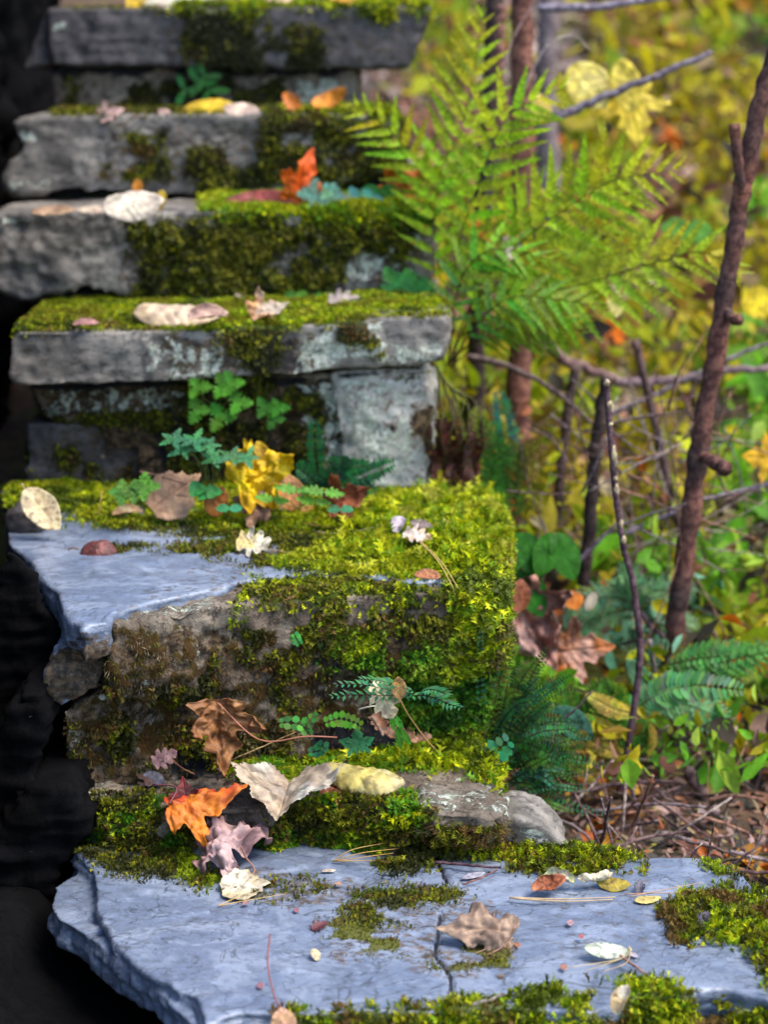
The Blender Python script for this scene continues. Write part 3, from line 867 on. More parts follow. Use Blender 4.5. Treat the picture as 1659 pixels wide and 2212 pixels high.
# ------------------------------------------------------------------ leaves
MAPLE = [(0, 0), (.15, -.06), (.38, -.03), (.34, .08), (.26, .15), (.38, .205), (.48, .23), (.64, .36), (.50, .385), (.46, .46), (.34, .42), (.20, .40), (.22, .50), (.28, .60), (.17, .68), (.12, .80), (0, 1.0)]
OVAL = [(0, 0), (.10, .03), (.20, .12), (.26, .22), (.31, .36), (.33, .48), (.31, .60), (.26, .72), (.18, .85), (.08, .95), (0, 1.0)]
LONG = [(0, 0), (.07, .06), (.12, .18), (.155, .32), (.165, .48), (.155, .64), (.12, .79), (.06, .92), (0, 1.0)]
FAN = [(0, 0), (.18, -.03), (.36, .10), (.44, .26), (.52, .36), (.44, .50), (.42, .62), (.28, .66), (.26, .78), (.13, .80), (.07, .92), (0, 1.0)]
LOBED = [(0, 0), (.10, .05), (.30, .08), (.26, .18), (.14, .24), (.40, .32), (.42, .44), (.18, .46), (.34, .60), (.32, .70), (.14, .70), (.20, .84), (.12, .93), (0, 1.0)]
SHAPES = dict(maple=(MAPLE, .22), oval=(OVAL, .45), long=(LONG, .48), fan=(FAN, .35), lobed=(LOBED, .45))


def leaf_mesh(mb, shape, size, M, col, col2=None, curl=0., curl2=0., roll=0., wrinkle=.04, fold=0., rings=12, seg=96, width=1.0, seed=0, serr=.012, veins=True, spot=.0):
    """blade with outline SHAPE in its own plane (x across, y to the tip), bent by curl (across), curl2 (along), folded on the midrib; M maps it into the world"""
    half, cy = SHAPES[shape]
    W0 = M.translation.y < 3.0
    pl = half + [(-x, y) for x, y in half[-2:0:-1]]
    pl = [(x * width, y) for x, y in pl]
    L = [0]
    n = len(pl)
    for i in range(n):
        L.append(L[-1] + math.dist(pl[i], pl[(i + 1) % n]))
    R = random.Random(seed)
    out = []
    for k in range(seg):
        s = L[-1] * k / seg
        i = max(j for j in range(n) if L[j] <= s + 1e-9)
        f = (s - L[i]) / (L[i + 1] - L[i] + 1e-9)
        a, b = pl[i], pl[(i + 1) % n]
        z = 1 + serr * (1 if k % 2 else -1) + R.uniform(-.5, .5) * serr
        out.append(((a[0] + (b[0] - a[0]) * f) * z, cy + (a[1] + (b[1] - a[1]) * f - cy) * z))
    V = [(0, cy)]
    for r in range(1, rings + 1):
        q = r / rings
        V += [(x * q, cy + (y - cy) * q) for x, y in out]
    V = np.array(V)
    F = [(0, 1 + k, 1 + (k + 1) % seg) for k in range(seg)]
    for r in range(rings - 1):
        b0, b1 = 1 + r * seg, 1 + (r + 1) * seg
        F += [(b0 + k, b1 + k, b1 + (k + 1) % seg, b0 + (k + 1) % seg) for k in range(seg)]
    x, y = V[:, 0].copy(), V[:, 1].copy()
    # veins as shallow creases and paler lines
    vd = np.full(len(x), 1.0)
    segs = [((0, 0), (0, .97))]
    if shape in ('maple', 'fan'):
        segs += [((0, 0), (s * .60 * width, .36)) for s in (1, -1)] + [((0, 0), (s * .36 * width, -.02)) for s in (1, -1)]
        segs += [((0, .4), (s * .24 * width, .60)) for s in (1, -1)] + [((s * .3 * width, .18), (s * .46 * width, .44)) for s in (1, -1)]
    else:
        w = max(p[0] for p in half) * width
        for j in range(7):
            yy = .08 + j * .12
            segs += [((0, yy), (s * w * .95, yy + .16)) for s in (1, -1)]
    for (ax, ay), (bx, by) in segs:
        ex, ey = bx - ax, by - ay
        tt = np.clip(((x - ax) * ex + (y - ay) * ey) / (ex * ex + ey * ey), 0, 1)
        vd = np.minimum(vd, np.hypot(x - ax - tt * ex, y - ay - tt * ey))
    P3 = np.stack([x, y, np.full_like(x, seed * 3.7)], 1)
    rr = np.hypot(x, y - cy)
    z = wrinkle * (fbm(P3, 4, 3, seed) * 1.6 * (rr * 1.5 + .2)) + .35 * wrinkle * fbm(P3, 13, 2, seed + 1)
    if veins:
        z -= ((.014 + .16 * wrinkle) if shape in ('maple', 'fan') else (.004 + .05 * wrinkle)) * np.exp(-(vd / .020) ** 2)
    if fold:
        z += np.abs(x) * fold
    if curl:
        k = curl
        ph = x * k + roll
        x, z = np.sin(ph) / k - z * np.sin(ph), (1 - np.cos(ph)) / k + z * np.cos(ph)
    if curl2:
        k = curl2
        ph = (y - .45) * k
        y, z = .45 + np.sin(ph) / k - z * np.sin(ph), (1 - np.cos(ph)) / k + z * np.cos(ph)
    nn = fbm(P3, 2.6, 3, seed + 5)[:, None]
    c1, c2 = np.array(col, float), np.array(col2 if col2 else col, float)
    m = sm(-.25, .25, nn)
    K = c1 * (1 - m) + c2 * m
    K = K * (1 + .45 * fbm(P3, 9, 4, seed + 8)[:, None])
    K = K * (1 - (.5 if W0 else .12) * sm(.30, .42, fbm(P3, 11, 2, seed + 19))[:, None])
    if spot:
        K = K * (1 - spot * sm(.25, .4, fbm(P3, 7, 3, seed + 9))[:, None])
    if veins:
        K = K * (1 + .13 * np.exp(-(vd / .014) ** 2)[:, None])
    K = np.clip(K, .002, .95)
    z -= z.min() * 0
    W = [M @ Vector((a * size, (b - 0) * size, c_ * size)) for a, b, c_ in zip(x, y, z)]
    mb.add(W, F, [tuple(k_) for k_ in K])


def frame(p, ang, nrm):
    """frame at p: y axis = picture direction ang (degrees, 0 = to the right, 90 = up) laid into the plane across nrm"""
    n = Vector(nrm).normalized()
    d = RT * math.cos(math.radians(ang)) + (Vector((0, .35, 1)) if abs(n.z) < .8 else Vector((0, 1, 0))) * math.sin(math.radians(ang))
    y = (d - n * d.dot(n)).normalized()
    x = y.cross(n)
    M = Matrix((x, y, n)).transposed().to_4x4()
    M.translation = Vector(p)
    return M


NLEAF = [0]


def leaf(label, cat, shape, px, py, surf, size, ang, nrm=(0, 0, 1), col=(.3, .2, .1), col2=None, name=None, lift=.006, stem=None, group=None, mat=None, stemcol=(.16, .07, .04), **kw):
    """one fallen leaf. surf: ('Z', height) or ('Y', distance); size in picture px at that distance; (px, py) is the leaf's middle"""
    NLEAF[0] += 1
    p = atZ(px, py, surf[1] + lift) if surf[0] == 'Z' else atY(px, py, surf[1])
    s = size / FL * p.y * 1.05
    M = frame(p, ang, nrm)
    M.translation = M.translation - (M.to_3x3() @ Vector((0, .45 * s, 0)))
    mb = MB()
    leaf_mesh(mb, shape, s, M, col, col2, seed=NLEAF[0] * 7, **kw)
    nm = name or {'maple': 'maple_leaf', 'oval': 'oval_leaf', 'long': 'curled_leaf', 'fan': 'fallen_leaf', 'lobed': 'lobed_leaf'}[shape]
    org = M.translation.copy()
    o = mb.build(nm, mat or M_DRY, origin=org)
    sld = o.modifiers.new('thick', 'SOLIDIFY')
    sld.thickness = .0003
    tag(o, label, cat, group)
    if stem:
        st = MB()
        base = M @ Vector((0, .01 * s, .0))
        if isinstance(stem, (int, float)):
            e = base - (M.to_3x3() @ Vector((0, stem * s, 0)))
            pts = smooth_path([base, base.lerp(e, .5) + Vector((0, .01 * s, .05 * s)), e], 5)
        else:
            pts = smooth_path([base] + [atZ(a, b, surf[1] + .004 + h) if surf[0] == 'Z' else atY(a, b, surf[1] + h) for a, b, h in stem], 6)
        st.tube(pts, .0011, stemcol, 6)
        so_ = MB(); so_.V = [tuple(Vector(v) - org) for v in st.V]; so_.F = st.F; so_.K = st.K
        so_.build('stem', M_STEM, parent=o)
    return o


ZA, ZB, ZC, ZD, ZE, ZF, ZG = [('Z', h) for h in (hA, hB, hC, hD, hE, hF, hG)]
CREAM, PALE, TAN = (.66, .56, .34), (.72, .67, .50), (.50, .31, .15)
PINK, MAUVE, BROWN = (.50, .33, .28), (.42, .27, .27), (.20, .095, .04)
ORANGE, RED, YEL, MAROON = (.72, .22, .02), (.55, .07, .025), (.75, .50, .01), (.09, .02, .018)
GREYB = (.30, .21, .15)
# on the large slate
leaf('pale cream maple leaf lying flat on the large slate, thin stem bent upward behind it', 'leaf', 'fan', 527, 1912, ZA, 112, 15, (0, -.25, 1), PALE, CREAM, stem=[(548, 1885, .01), (530, 1850, .03), (519, 1828, .05)], curl=.5, wrinkle=.05, lift=.010, stemcol=(.30, .14, .09))
leaf('large greyish brown maple leaf arched over the crack in the foreground slate', 'leaf', 'maple', 1042, 2000, ZA, 190, 176, (.05, -.75, 1), GREYB, (.42, .29, .20), lift=.030, curl=-2.6, curl2=-1.3, wrinkle=.16, rings=16, width=1.1, spot=.3)
leaf('small orange brown leaf curled up beside the pale rolled ones on the large slate', 'leaf', 'oval', 1182, 1912, ZA, 85, 20, (0, -.7, 1), (.50, .18, .07), (.38, .12, .05), curl=4.5, curl2=1.8, lift=.012, wrinkle=.1)
leaf('greenish cream curled leaf behind the small orange brown one', 'leaf', 'long', 1212, 1893, ZA, 78, 165, (.1, -.5, 1), (.42, .46, .22), PALE, curl=7.0, width=1.7, curl2=-1.2, lift=.018, wrinkle=.1)
leaf('cream rolled leaf touching moss at the back of the large slate', 'leaf', 'long', 1282, 1888, ZA, 84, 12, (0, -.4, 1), PALE, CREAM, curl=-8, width=1.9, lift=.022, wrinkle=.1)
leaf('olive yellow leaf spread under the cream rolled one', 'leaf', 'oval', 1322, 1905, ZA, 78, -12, (0, -.3, 1), (.45, .36, .03), (.30, .22, .04), curl=-1.5, lift=.008)
leaf('small pale yellow oval leaf lying flat towards the mossy right border', 'leaf', 'oval', 1397, 1942, ZA, 64, 14, (0, -.1, 1), (.66, .58, .22), (.62, .50, .16), lift=.007, width=.8)
leaf('pale mint green narrow leaf tipped on its edge beside crossed needles', 'leaf', 'long', 1308, 2050, ZA, 108, -8, (0, -.45, 1), (.52, .62, .42), (.60, .66, .52), curl=-1.6, width=1.3, lift=.018, wrinkle=.02)
leaf('white and cream curled leaf standing in the moss at the lower edge', 'leaf', 'long', 1342, 2162, ZA, 74, 72, (-.5, -.6, .6), PALE, (.62, .48, .25), curl=4.0, width=2.2, lift=.018, name='curled_leaf')
leaf('tan leaf with a long upright reddish stem at the lower edge', 'leaf', 'oval', 612, 2206, ZA, 90, -80, (0, -.4, 1), (.50, .28, .18), TAN, stem=[(592, 2150, .02), (578, 2080, .03), (583, 2018, .04)], lift=.010, stemcol=(.26, .08, .07))
leaf('tiny cream leaf scrap on bare slate left of the crack', 'leaf scrap', 'oval', 681, 2062, ZA, 36, 110, (.2, -.4, 1), CREAM, (.5, .42, .2), curl=2., seg=40, rings=5)
leaf('tiny dark maroon scrap on bare slate above the cream scrap', 'leaf scrap', 'lobed', 688, 2000, ZA, 44, 40, (0, -.3, 1), MAROON, (.16, .05, .06), curl=2., seg=40, rings=5)
leaf('thin cream bud scale on the slate below the pine needles', 'leaf scrap', 'long', 708, 1880, ZA, 34, 5, (0, -.2, 1), (.60, .42, .30), PALE, curl=3, seg=40, rings=5)
leaf('pale grey flake on slate left of the curled orange brown leaf', 'leaf scrap', 'long', 1020, 1890, ZA, 60, 20, (0, -.2, 1), (.50, .50, .58), (.4, .4, .45), seg=40, rings=5)
leaf('dark grey shrivelled scrap above the pale yellow oval leaf', 'leaf scrap', 'lobed', 1382, 1916, ZA, 40, 80, (0, -.6, 1), (.07, .07, .10), (.12, .11, .14), curl=3, seg=40, rings=5)
leaf('dark purple scrap sitting in moss at the right border', 'leaf scrap', 'lobed', 1520, 1984, ZA, 46, 60, (0, -.5, 1), (.06, .05, .08), curl=3, lift=.015, seg=40, rings=5)
for i, (x, y, s, c_, d_) in enumerate([(1232, 1992, 24, (.6, .38, .38), 'tiny pink flake in the middle of the bare slate right of the arched leaf'), (1256, 2022, 20, (.55, .2, .2), 'tiny red flake just below the pink one'), (730, 1908, 22, (.5, .3, .2), 'tiny tan flake near the cream bud scale'),
                                        (1218, 2088, 26, (.5, .25, .18), 'small brown flake left of the mint green leaf'), (562, 2128, 26, (.45, .22, .25), 'small rose flake left of the upright red stem'), (1118, 2040, 22, (.5, .22, .12), 'small orange flake at the right tip of the arched leaf'),
                                        (530, 1950, 20, (.5, .3, .3), 'tiny flake under the flat cream maple leaf'), (640, 1965, 20, (.4, .18, .2), 'tiny reddish flake right of the flat cream leaf'), (1105, 1995, 20, (.6, .55, .5), 'tiny white flake beside the arched leaf'),
                                        (1368, 2062, 26, (.55, .5, .55), 'pale flake right of the crossed needles')]):
    leaf(d_, 'leaf scrap', 'oval', x, y, ZA, s, rnd.uniform(0, 180), (0, -.1, 1), c_, name='leaf_scrap', seg=20, rings=3, curl=1.2, veins=False)
# on the earthy ledge
leaf('orange and red maple leaf resting on the earthy ledge', 'leaf', 'maple', 440, 1722, ZB, 175, 12, (-.08, -.32, 1), ORANGE, RED, stem=[(380, 1700, .03), (330, 1694, .025)], curl=-1.1, curl2=-.5, fold=-.2, wrinkle=.16, lift=.028, width=1.15, rings=16, stemcol=(.16, .05, .06))
leaf('small dark red maple tip poking up behind the orange leaf', 'leaf', 'maple', 398, 1706, ZB, 58, 100, (0, -1, .5), (.28, .03, .03), MAROON, curl=1.0, lift=.03)
leaf('big silvery cream leaf folded like a wing across the ledge', 'leaf', 'fan', 612, 1722, ZB, 200, -96, (.03, -.12, 1), (.62, .60, .50), (.50, .40, .28), fold=.62, wrinkle=.10, lift=.012, width=1.2, rings=20, seg=140, serr=.02)
leaf('crumpled mauve pink maple leaf hanging off the ledge edge', 'leaf', 'maple', 500, 1796, ('Y', 2.39), 205, 14, (-.05, -.35, 1), (.46, .27, .25), (.62, .44, .42), wrinkle=.26, curl=-1.3, curl2=-1.5, lift=.012, width=1.05, rings=20)
leaf('long creamy yellow leaf folded lengthwise lying on moss', 'leaf', 'long', 777, 1672, ZB, 192, -20, (-.1, -.6, 1), (.72, .62, .32), (.74, .60, .16), curl=-4.6, width=1.6, wrinkle=.05, lift=.034, rings=14)
leaf('reddish brown leaf tucked under the long creamy yellow one', 'leaf', 'maple', 748, 1702, ZB, 110, -10, (.1, -.5, 1), (.30, .09, .05), (.16, .05, .04), stem=[(740, 1708, .005), (800, 1712, .004), (842, 1714, .004)], wrinkle=.1, curl=1.2, lift=.012)
leaf('brown maple leaf standing upright against the mortared block', 'leaf', 'maple', 474, 1590, ('Y', 2.50), 168, -84, (.35, -1, .25), (.28, .12, .04), (.40, .19, .07), stem=[(560, 1597, -.01), (660, 1590, -.02), (728, 1592, -.02)], wrinkle=.24, curl=2.4, curl2=.7, lift=0, width=.95, rings=20, stemcol=(.42, .16, .09))
leaf('dull mauve scrap at the foot of the block beside the upright brown leaf', 'leaf scrap', 'lobed', 352, 1637, ('Y', 2.46), 62, 28, (0, -1, .8), (.20, .11, .11), (.28, .15, .14), lift=0)
leaf('dark grey flat chip lying at the left foot of the block', 'leaf scrap', 'oval', 330, 1680, ZB, 60, -40, (0, -.5, 1), (.10, .10, .13), (.15, .15, .2), lift=.01)
leaf('small brown scrap left of the dark chip', 'leaf scrap', 'oval', 286, 1662, ZB, 44, 40, (0, -.5, 1), (.14, .07, .06), lift=.01, curl=2)
for x, y, s, a_, d_ in [(820, 1560, 60, -60, 'brown broken leaf rib at the foot of the block'), (880, 1590, 50, -30, 'brown shred right of the broken rib'), (850, 1578, 44, 70, 'dark brown shred among debris under the cream hanging leaf'), (915, 1592, 36, 10, 'orange brown shred at the end of the debris')]:
    leaf(d_, 'leaf scrap', 'lobed', x, y, ('Y', 2.57), s, a_, (0, -.8, .8), (.20, .10, .06), (.32, .15, .07), name='leaf_shred', curl=2.5, lift=0, seg=40, rings=5)
for i in range(34):
    x, y = rnd.uniform(300, 560), rnd.uniform(1650, 1712)
    if i > 18: x, y = rnd.uniform(640, 960), rnd.uniform(1590, 1612)
    cs = rnd.uniform(14, 34)
    ci = rnd.randrange(4)
    where = ['left of the upright brown leaf', 'under the upright brown leaf', 'right under the upright brown leaf', 'by the teal lobed seedling', 'below the cream hanging leaf', 'under the mossy corner of the block'][int(np.digitize(x, [400, 470, 600, 790, 880]))]
    cl = ('tiny' if cs < 21 else 'small' if cs < 28 else 'larger') + ' ' + ['blackish', 'dark brown', 'grey brown', 'rusty'][ci] + ' leaf crumb ' + where
    leaf(cl, 'leaf scrap', 'lobed', x, y, ZB, cs, rnd.uniform(0, 360), (rnd.uniform(-.4, .4), rnd.uniform(-.6, .2), 1), [(.06, .035, .03), (.10, .06, .05), (.14, .08, .07), (.20, .10, .05)][ci], name='leaf_crumb', seg=20, rings=3, veins=False, lift=.012, group='dark leaf crumbs at the foot of the block')
# hung on the block
leaf('cream curled leaf caught on the small fern at the block face', 'leaf', 'lobed', 828, 1506, ('Y', 2.48), 96, -62, (.3, -1, .2), CREAM, (.66, .62, .40), curl=2.4, width=1.1, lift=0, wrinkle=.1)
leaf('tiny amber leaf with a long thin stalk above the cream hanging leaf', 'leaf', 'oval', 862, 1488, ('Y', 2.46), 52, 95, (0, -1, .1), (.42, .22, .05), (.5, .3, .1), stem=[(880, 1540, .02), (915, 1590, .06), (940, 1618, .09)], lift=0, curl=2., stemcol=(.42, .24, .08))
# on the big mid slab
leaf('dark maroon curled leaf on bare blue slate', 'leaf', 'oval', 208, 1182, ZC, 88, 8, (0, -.8, 1), MAROON, (.20, .07, .06), curl=-2.2, curl2=-1.5, width=1.1, lift=.014, stem=.25)
leaf('cream ribbed leaf leaning at the left end of the mossy tread', 'leaf', 'oval', 86, 1096, ('Y', 2.93), 118, -48, (.2, -1, .65), (.72, .58, .32), CREAM, curl=1.3, width=.95, lift=.004, wrinkle=.05, stem=.12, stemcol=(.5, .38, .2))
leaf('crumpled whitish leaf with yellow edge and a long fine stalk on the mid slab', 'leaf', 'lobed', 546, 1176, ZC, 84, -5, (0, -.8, 1), PALE, (.70, .55, .22), stem=[(630, 1195, .0), (720, 1220, .002), (830, 1214, .006)], curl=1.5, curl2=1.0, wrinkle=.14, lift=.016, width=1.2, stemcol=(.36, .24, .16))
leaf('small lilac white curled leaf in bright moss', 'leaf', 'oval', 860, 1134, ZC, 46, 70, (0, -.8, 1), (.60, .52, .55), (.5, .42, .48), curl=3.2, width=1.4, lift=.026)
leaf('apricot and white crinkled leaf joined to two long pine needles', 'leaf', 'lobed', 898, 1156, ZC, 66, -20, (0, -.7, 1), (.72, .50, .30), (.70, .58, .48), curl=1.6, lift=.028, wrinkle=.12)
leaf('grey brown sliver right of the lilac white leaf', 'leaf scrap', 'long', 910, 1135, ZC, 62, -38, (0, -.5, 1), (.22, .16, .17), (.3, .22, .22), curl=3, width=1.5, lift=.024)
leaf('rust brown leaf half sunk in moss below the pine needles', 'leaf', 'long', 926, 1242, ZC, 60, 170, (0, -.5, 1), (.42, .17, .07), (.32, .14, .08), curl=2, width=1.7, lift=.026)
leaf('beige rolled leaf in the moss left of the leaning tan leaf', 'leaf', 'long', 272, 1106, ('Z', hC + .01), 66, 12, (0, -.4, 1), (.55, .47, .26), TAN, curl=4.5, width=1.8, lift=.006)
YH = 3.02
leaf('tan wedge shaped leaf leaning among the blue green herbs', 'leaf', 'fan', 376, 1066, ('Y', YH), 128, 35, (.25, -1, .35), (.50, .29, .17), (.56, .34, .20), curl=.7, wrinkle=.04, lift=0, serr=.03, width=.85)
leaf('bright yellow crumpled maple leaf at the middle of the mid tread', 'leaf', 'maple', 578, 1020, ('Y', YH - .01), 152, 25, (-.1, -1, .45), (.85, .60, .005), (.80, .48, .01), curl=1.6, curl2=1.0, wrinkle=.28, lift=0, rings=18)
leaf('yellow ochre narrow leaf hanging left of the bright yellow maple leaf', 'leaf', 'lobed', 522, 1012, ('Y', YH + .01), 96, -75, (.2, -1, .2), (.66, .40, .02), (.5, .26, .02), curl=2, lift=0)
leaf('golden yellow tip leaf above the bright yellow maple leaf', 'leaf', 'oval', 566, 984, ('Y', YH + .03), 60, 110, (0, -1, .3), (.7, .45, .02), (.45, .25, .02), curl=1.5, lift=0)
leaf('orange brown oval leaf standing up right of the yellow maple leaf', 'leaf', 'oval', 628, 1068, ('Y', YH - .03), 78, 96, (.2, -1, .3), (.50, .20, .04), (.58, .28, .10), curl=2.2, width=1.25, lift=0)
leaf('dark orange pointed leaf left of the crumpled tan one', 'leaf', 'oval', 468, 1086, ('Y', YH - .03), 68, 70, (-.2, -1, .4), (.34, .10, .02), (.48, .18, .03), curl=1.6, width=1.3, lift=0)
leaf('crumpled tan brown leaf between the two orange ones', 'leaf', 'maple', 545, 1088, ('Y', YH - .02), 92, 160, (0, -1, .6), (.42, .24, .14), (.26, .13, .08), wrinkle=.2, curl=1.2, lift=0)
leaf('glossy dark rust leaf folded at the right end of the leaf drift', 'leaf', 'maple', 752, 1075, ('Y', YH), 100, 20, (-.2, -1, .4), (.26, .07, .025), (.38, .13, .05), wrinkle=.13, curl=2.4, lift=0, width=1.1)
leaf('brown flat leaf under the green seedlings', 'leaf', 'oval', 592, 1094, ('Z', hC + .008), 90, 10, (0, -.5, 1), (.22, .13, .07), (.3, .2, .12), lift=.006)
leaf('tiny ochre leaf in front of the green seedlings', 'leaf scrap', 'oval', 662, 1100, ('Z', hC + .01), 34, 40, (0, -.6, 1), (.40, .22, .03), lift=.010, curl=2)
# on the thin slate
YDt = atZ(400, 690, hD).y
leaf('long tan beech leaf rolled into a tube on the thin slate', 'leaf', 'oval', 372, 672, ('Z', hD + .012), 190, -8, (-.05, -.6, 1), (.62, .47, .29), (.66, .52, .36), curl=-2.9, width=.75, wrinkle=.06, lift=.018, rings=14)
leaf('pinkish brown rolled end leaf lying against the long tan one', 'leaf', 'oval', 444, 681, ('Z', hD + .010), 86, 10, (0, -.6, 1), (.45, .24, .19), (.55, .36, .28), curl=4.2, width=1.0, lift=.020)
leaf('orange and beige curled leaf at the middle of the thin slate', 'leaf', 'maple', 580, 668, ('Z', hD + .012), 84, 20, (0, -.8, 1), (.62, .33, .14), (.58, .48, .36), curl=2.2, wrinkle=.14, lift=.022)
leaf('small rose brown scrap near the left end of the thin slate', 'leaf scrap', 'long', 182, 698, ('Z', hD + .008), 56, 5, (0, -.4, 1), (.40, .2, .18), curl=3, width=1.6, lift=.008)
leaf('grey twisted scrap lying beside the twig at the right of the thin slate', 'leaf scrap', 'lobed', 740, 648, ('Z', hD + .014), 70, 8, (0, -.5, 1), (.36, .30, .27), (.46, .38, .33), curl=2.5, lift=.016)
# on the green-edged slab
leaf('broad cream white leaf bulging on the third slab', 'leaf', 'oval', 280, 440, ('Z', hE + .008), 130, 8, (0, -.9, .8), (.66, .58, .45), PALE, curl=-1.7, lift=.020, width=.95)
leaf('small orange leaf standing behind the broad cream white one', 'leaf', 'oval', 297, 405, ('Y', YE + .05), 34, 95, (0, -1, .2), (.66, .25, .02), lift=0, curl=1.2)
leaf('tiny yellow leaf right of the broad cream white one', 'leaf scrap', 'long', 345, 434, ('Y', YE + .02), 42, 75, (.2, -1, .2), (.6, .42, .02), lift=0, curl=3, width=2)
leaf('flat tan leaf lying at the left end of the third slab', 'leaf', 'long', 110, 453, ('Z', hE + .004), 92, 2, (0, -.4, 1), (.45, .3, .18), (.35, .22, .12), lift=.008, width=1.5)
leaf('pale tan sliver on the third slab left of the cream white leaf', 'leaf', 'long', 205, 452, ('Z', hE + .004), 80, 176, (0, -.4, 1), (.55, .44, .32), lift=.008, width=1.4)
leaf('dull red long leaf lying behind the green moss cushion', 'leaf', 'long', 560, 436, ('Y', YE + .04), 170, 4, (0, -1, .5), (.30, .06, .05), (.36, .12, .10), width=.9, curl=1.2, lift=0)
leaf('fiery orange red maple leaf standing upright above the green moss cushion', 'leaf', 'maple', 655, 378, ('Y', YE + .03), 120, 68, (.3, -1, .1), (.80, .12, .005), (.72, .16, .01), curl=2.2, curl2=-.8, wrinkle=.10, width=.72, lift=0, stem=.2, stemcol=(.5, .1, .05))
leaf('orange ragged leaf beside the ferns right of the green moss cushion', 'leaf', 'maple', 880, 400, ('Y', YE + .06), 105, 40, (0, -1, .3), (.66, .20, .02), (.55, .15, .02), wrinkle=.15, curl=1.4, lift=0)
# on the notched slab
leaf('golden yellow leaf on the notched slab', 'leaf', 'oval', 446, 238, ('Y', YF + .02), 118, 6, (0, -1, .8), (.75, .42, .01), (.70, .48, .02), curl=-1.2, lift=0, width=.8)
leaf('pale pink leaf right of the golden yellow one', 'leaf', 'oval', 518, 236, ('Y', YF + .01), 74, -4, (0, -1, .8), (.62, .46, .36), (.7, .55, .42), curl=-1.2, lift=0, width=.8)
leaf('pink curled scrap at the left of the notched slab', 'leaf scrap', 'maple', 240, 244, ('Y', YF + .01), 52, 20, (0, -1, .6), (.55, .36, .32), curl=2, lift=0)
leaf('little pink scrap left of the golden yellow leaf', 'leaf scrap', 'oval', 350, 244, ('Y', YF + .01), 32, 10, (0, -1, .6), (.6, .4, .33), lift=0)
leaf('bright orange curled leaf right of the pale pink one', 'leaf', 'lobed', 630, 222, ('Y', YF + .02), 50, 130, (0, -1, .4), (.72, .22, .02), lift=0, curl=2)
leaf('orange crescent leaf at the right end of the notched slab', 'leaf', 'long', 708, 216, ('Y', YF + .03), 90, 22, (0, -1, .4), (.72, .26, .02), lift=0, curl2=2, width=1.2)
# on the topmost slab
for x, y, s, a_, c_, c2, d_ in [(292, 4, 62, 80, (.75, .5, .02), None, 'yellow leaf at the left on the topmost slab'), (350, 4, 110, 10, (.62, .42, .38), PALE, 'pinkish white leaf on the topmost slab'), (428, 8, 80, 170, (.66, .5, .45), PALE, 'second pinkish leaf touching the pinkish white one'),
                                (600, 2, 56, 20, (.7, .5, .3), None, 'small beige leaf in moss on the topmost slab'), (745, 0, 70, 0, (.66, .3, .03), None, 'orange leaf in moss on the topmost slab')]:
    leaf(d_, 'leaf', 'oval', x, y, ('Y', YG_ + .04), s, a_, (0, -1, .6), c_, c2, curl=1.4, lift=0)


# ------------------------------------------------------------------ pine needles and small twigs
def needles(label, lines, surf, col=(.52, .30, .12), r=.0008):
    root = None
    mb = MB()
    for ln in lines:
        pts = smooth_path([atZ(a, b, surf + h) for a, b, h in ln], 6)
        mb.tube(pts, [r * (1 - .6 * i / len(pts)) for i in range(len(pts))], col, 5)
    o = mb.build('pine_needles', M_STEM, origin=mb.V[0])
    tag(o, label, 'pine needles', 'pine needles fallen on the steps')
    return o


needles('tan pine needle pair below the flat cream maple leaf', [[(470, 1956, .004), (540, 1943, .006), (617, 1930, .005)], [(470, 1956, .004), (510, 1938, .006), (548, 1922, .005)]], hA, (.55, .36, .14))
needles('spread of five amber needles at the back of the large slate', [[(718, 1860, .004), (780, 1842, .02), (862, 1832, .012)], [(718, 1860, .004), (790, 1858, .006), (868, 1858, .006)], [(718, 1860, .004), (760, 1835, .02), (832, 1820, .02)], [(722, 1860, .004), (790, 1850, .014), (850, 1842, .012)]], hA, (.55, .33, .10))
needles('long straw coloured needles across the right half of the large slate', [[(1100, 1938, .004), (1210, 1941, .007), (1330, 1937, .006)], [(1110, 1940, .004), (1220, 1946, .006), (1325, 1942, .006)]], hA, (.50, .36, .20), .0014)
needles('thin tan needle running to the mossy right border', [[(1360, 1936, .004), (1430, 1922, .01), (1520, 1905, .012)], [(1350, 1930, .004), (1440, 1928, .008), (1480, 1926, .01)]], hA, (.5, .30, .18))
needles('pinkish needles under the arched brown leaf', [[(1098, 2022, .02), (1070, 2040, .006), (1028, 2058, .004)], [(1108, 2024, .02), (1080, 2048, .006), (1052, 2062, .004)]], hA, (.5, .26, .2))
needles('crossed bunch of straw needles beside the mint green leaf', [[(1362, 2046, .03), (1350, 2066, .02), (1262, 2098, .004)], [(1360, 2044, .032), (1340, 2070, .012), (1225, 2090, .004)], [(1364, 2048, .03), (1352, 2080, .014), (1300, 2098, .004)]], hA, (.62, .46, .22), .0009)
needles('two curved amber needles hanging over the mossy corner', [[(905, 1168, .03), (945, 1210, .034), (975, 1262, .02), (985, 1290, -.01)], [(908, 1168, .03), (955, 1215, .034), (990, 1270, .018)]], hC, (.60, .42, .14), .0011)
needles('fine reddish needle in olive moss on the mid slab', [[(650, 1128, .012), (720, 1140, .012), (800, 1148, .012)]], hC, (.45, .2, .08))
needles('tan needle pair on olive moss in the middle of the mid tread', [[(680, 1148, .01), (750, 1150, .012), (850, 1128, .02)], [(735, 1178, .008), (820, 1170, .012)]], hC, (.42, .32, .2))
needles('pale crossed needles lying on bare mid slate', [[(640, 1232, .006), (720, 1222, .008), (800, 1216, .010)]], hC, (.5, .4, .28))


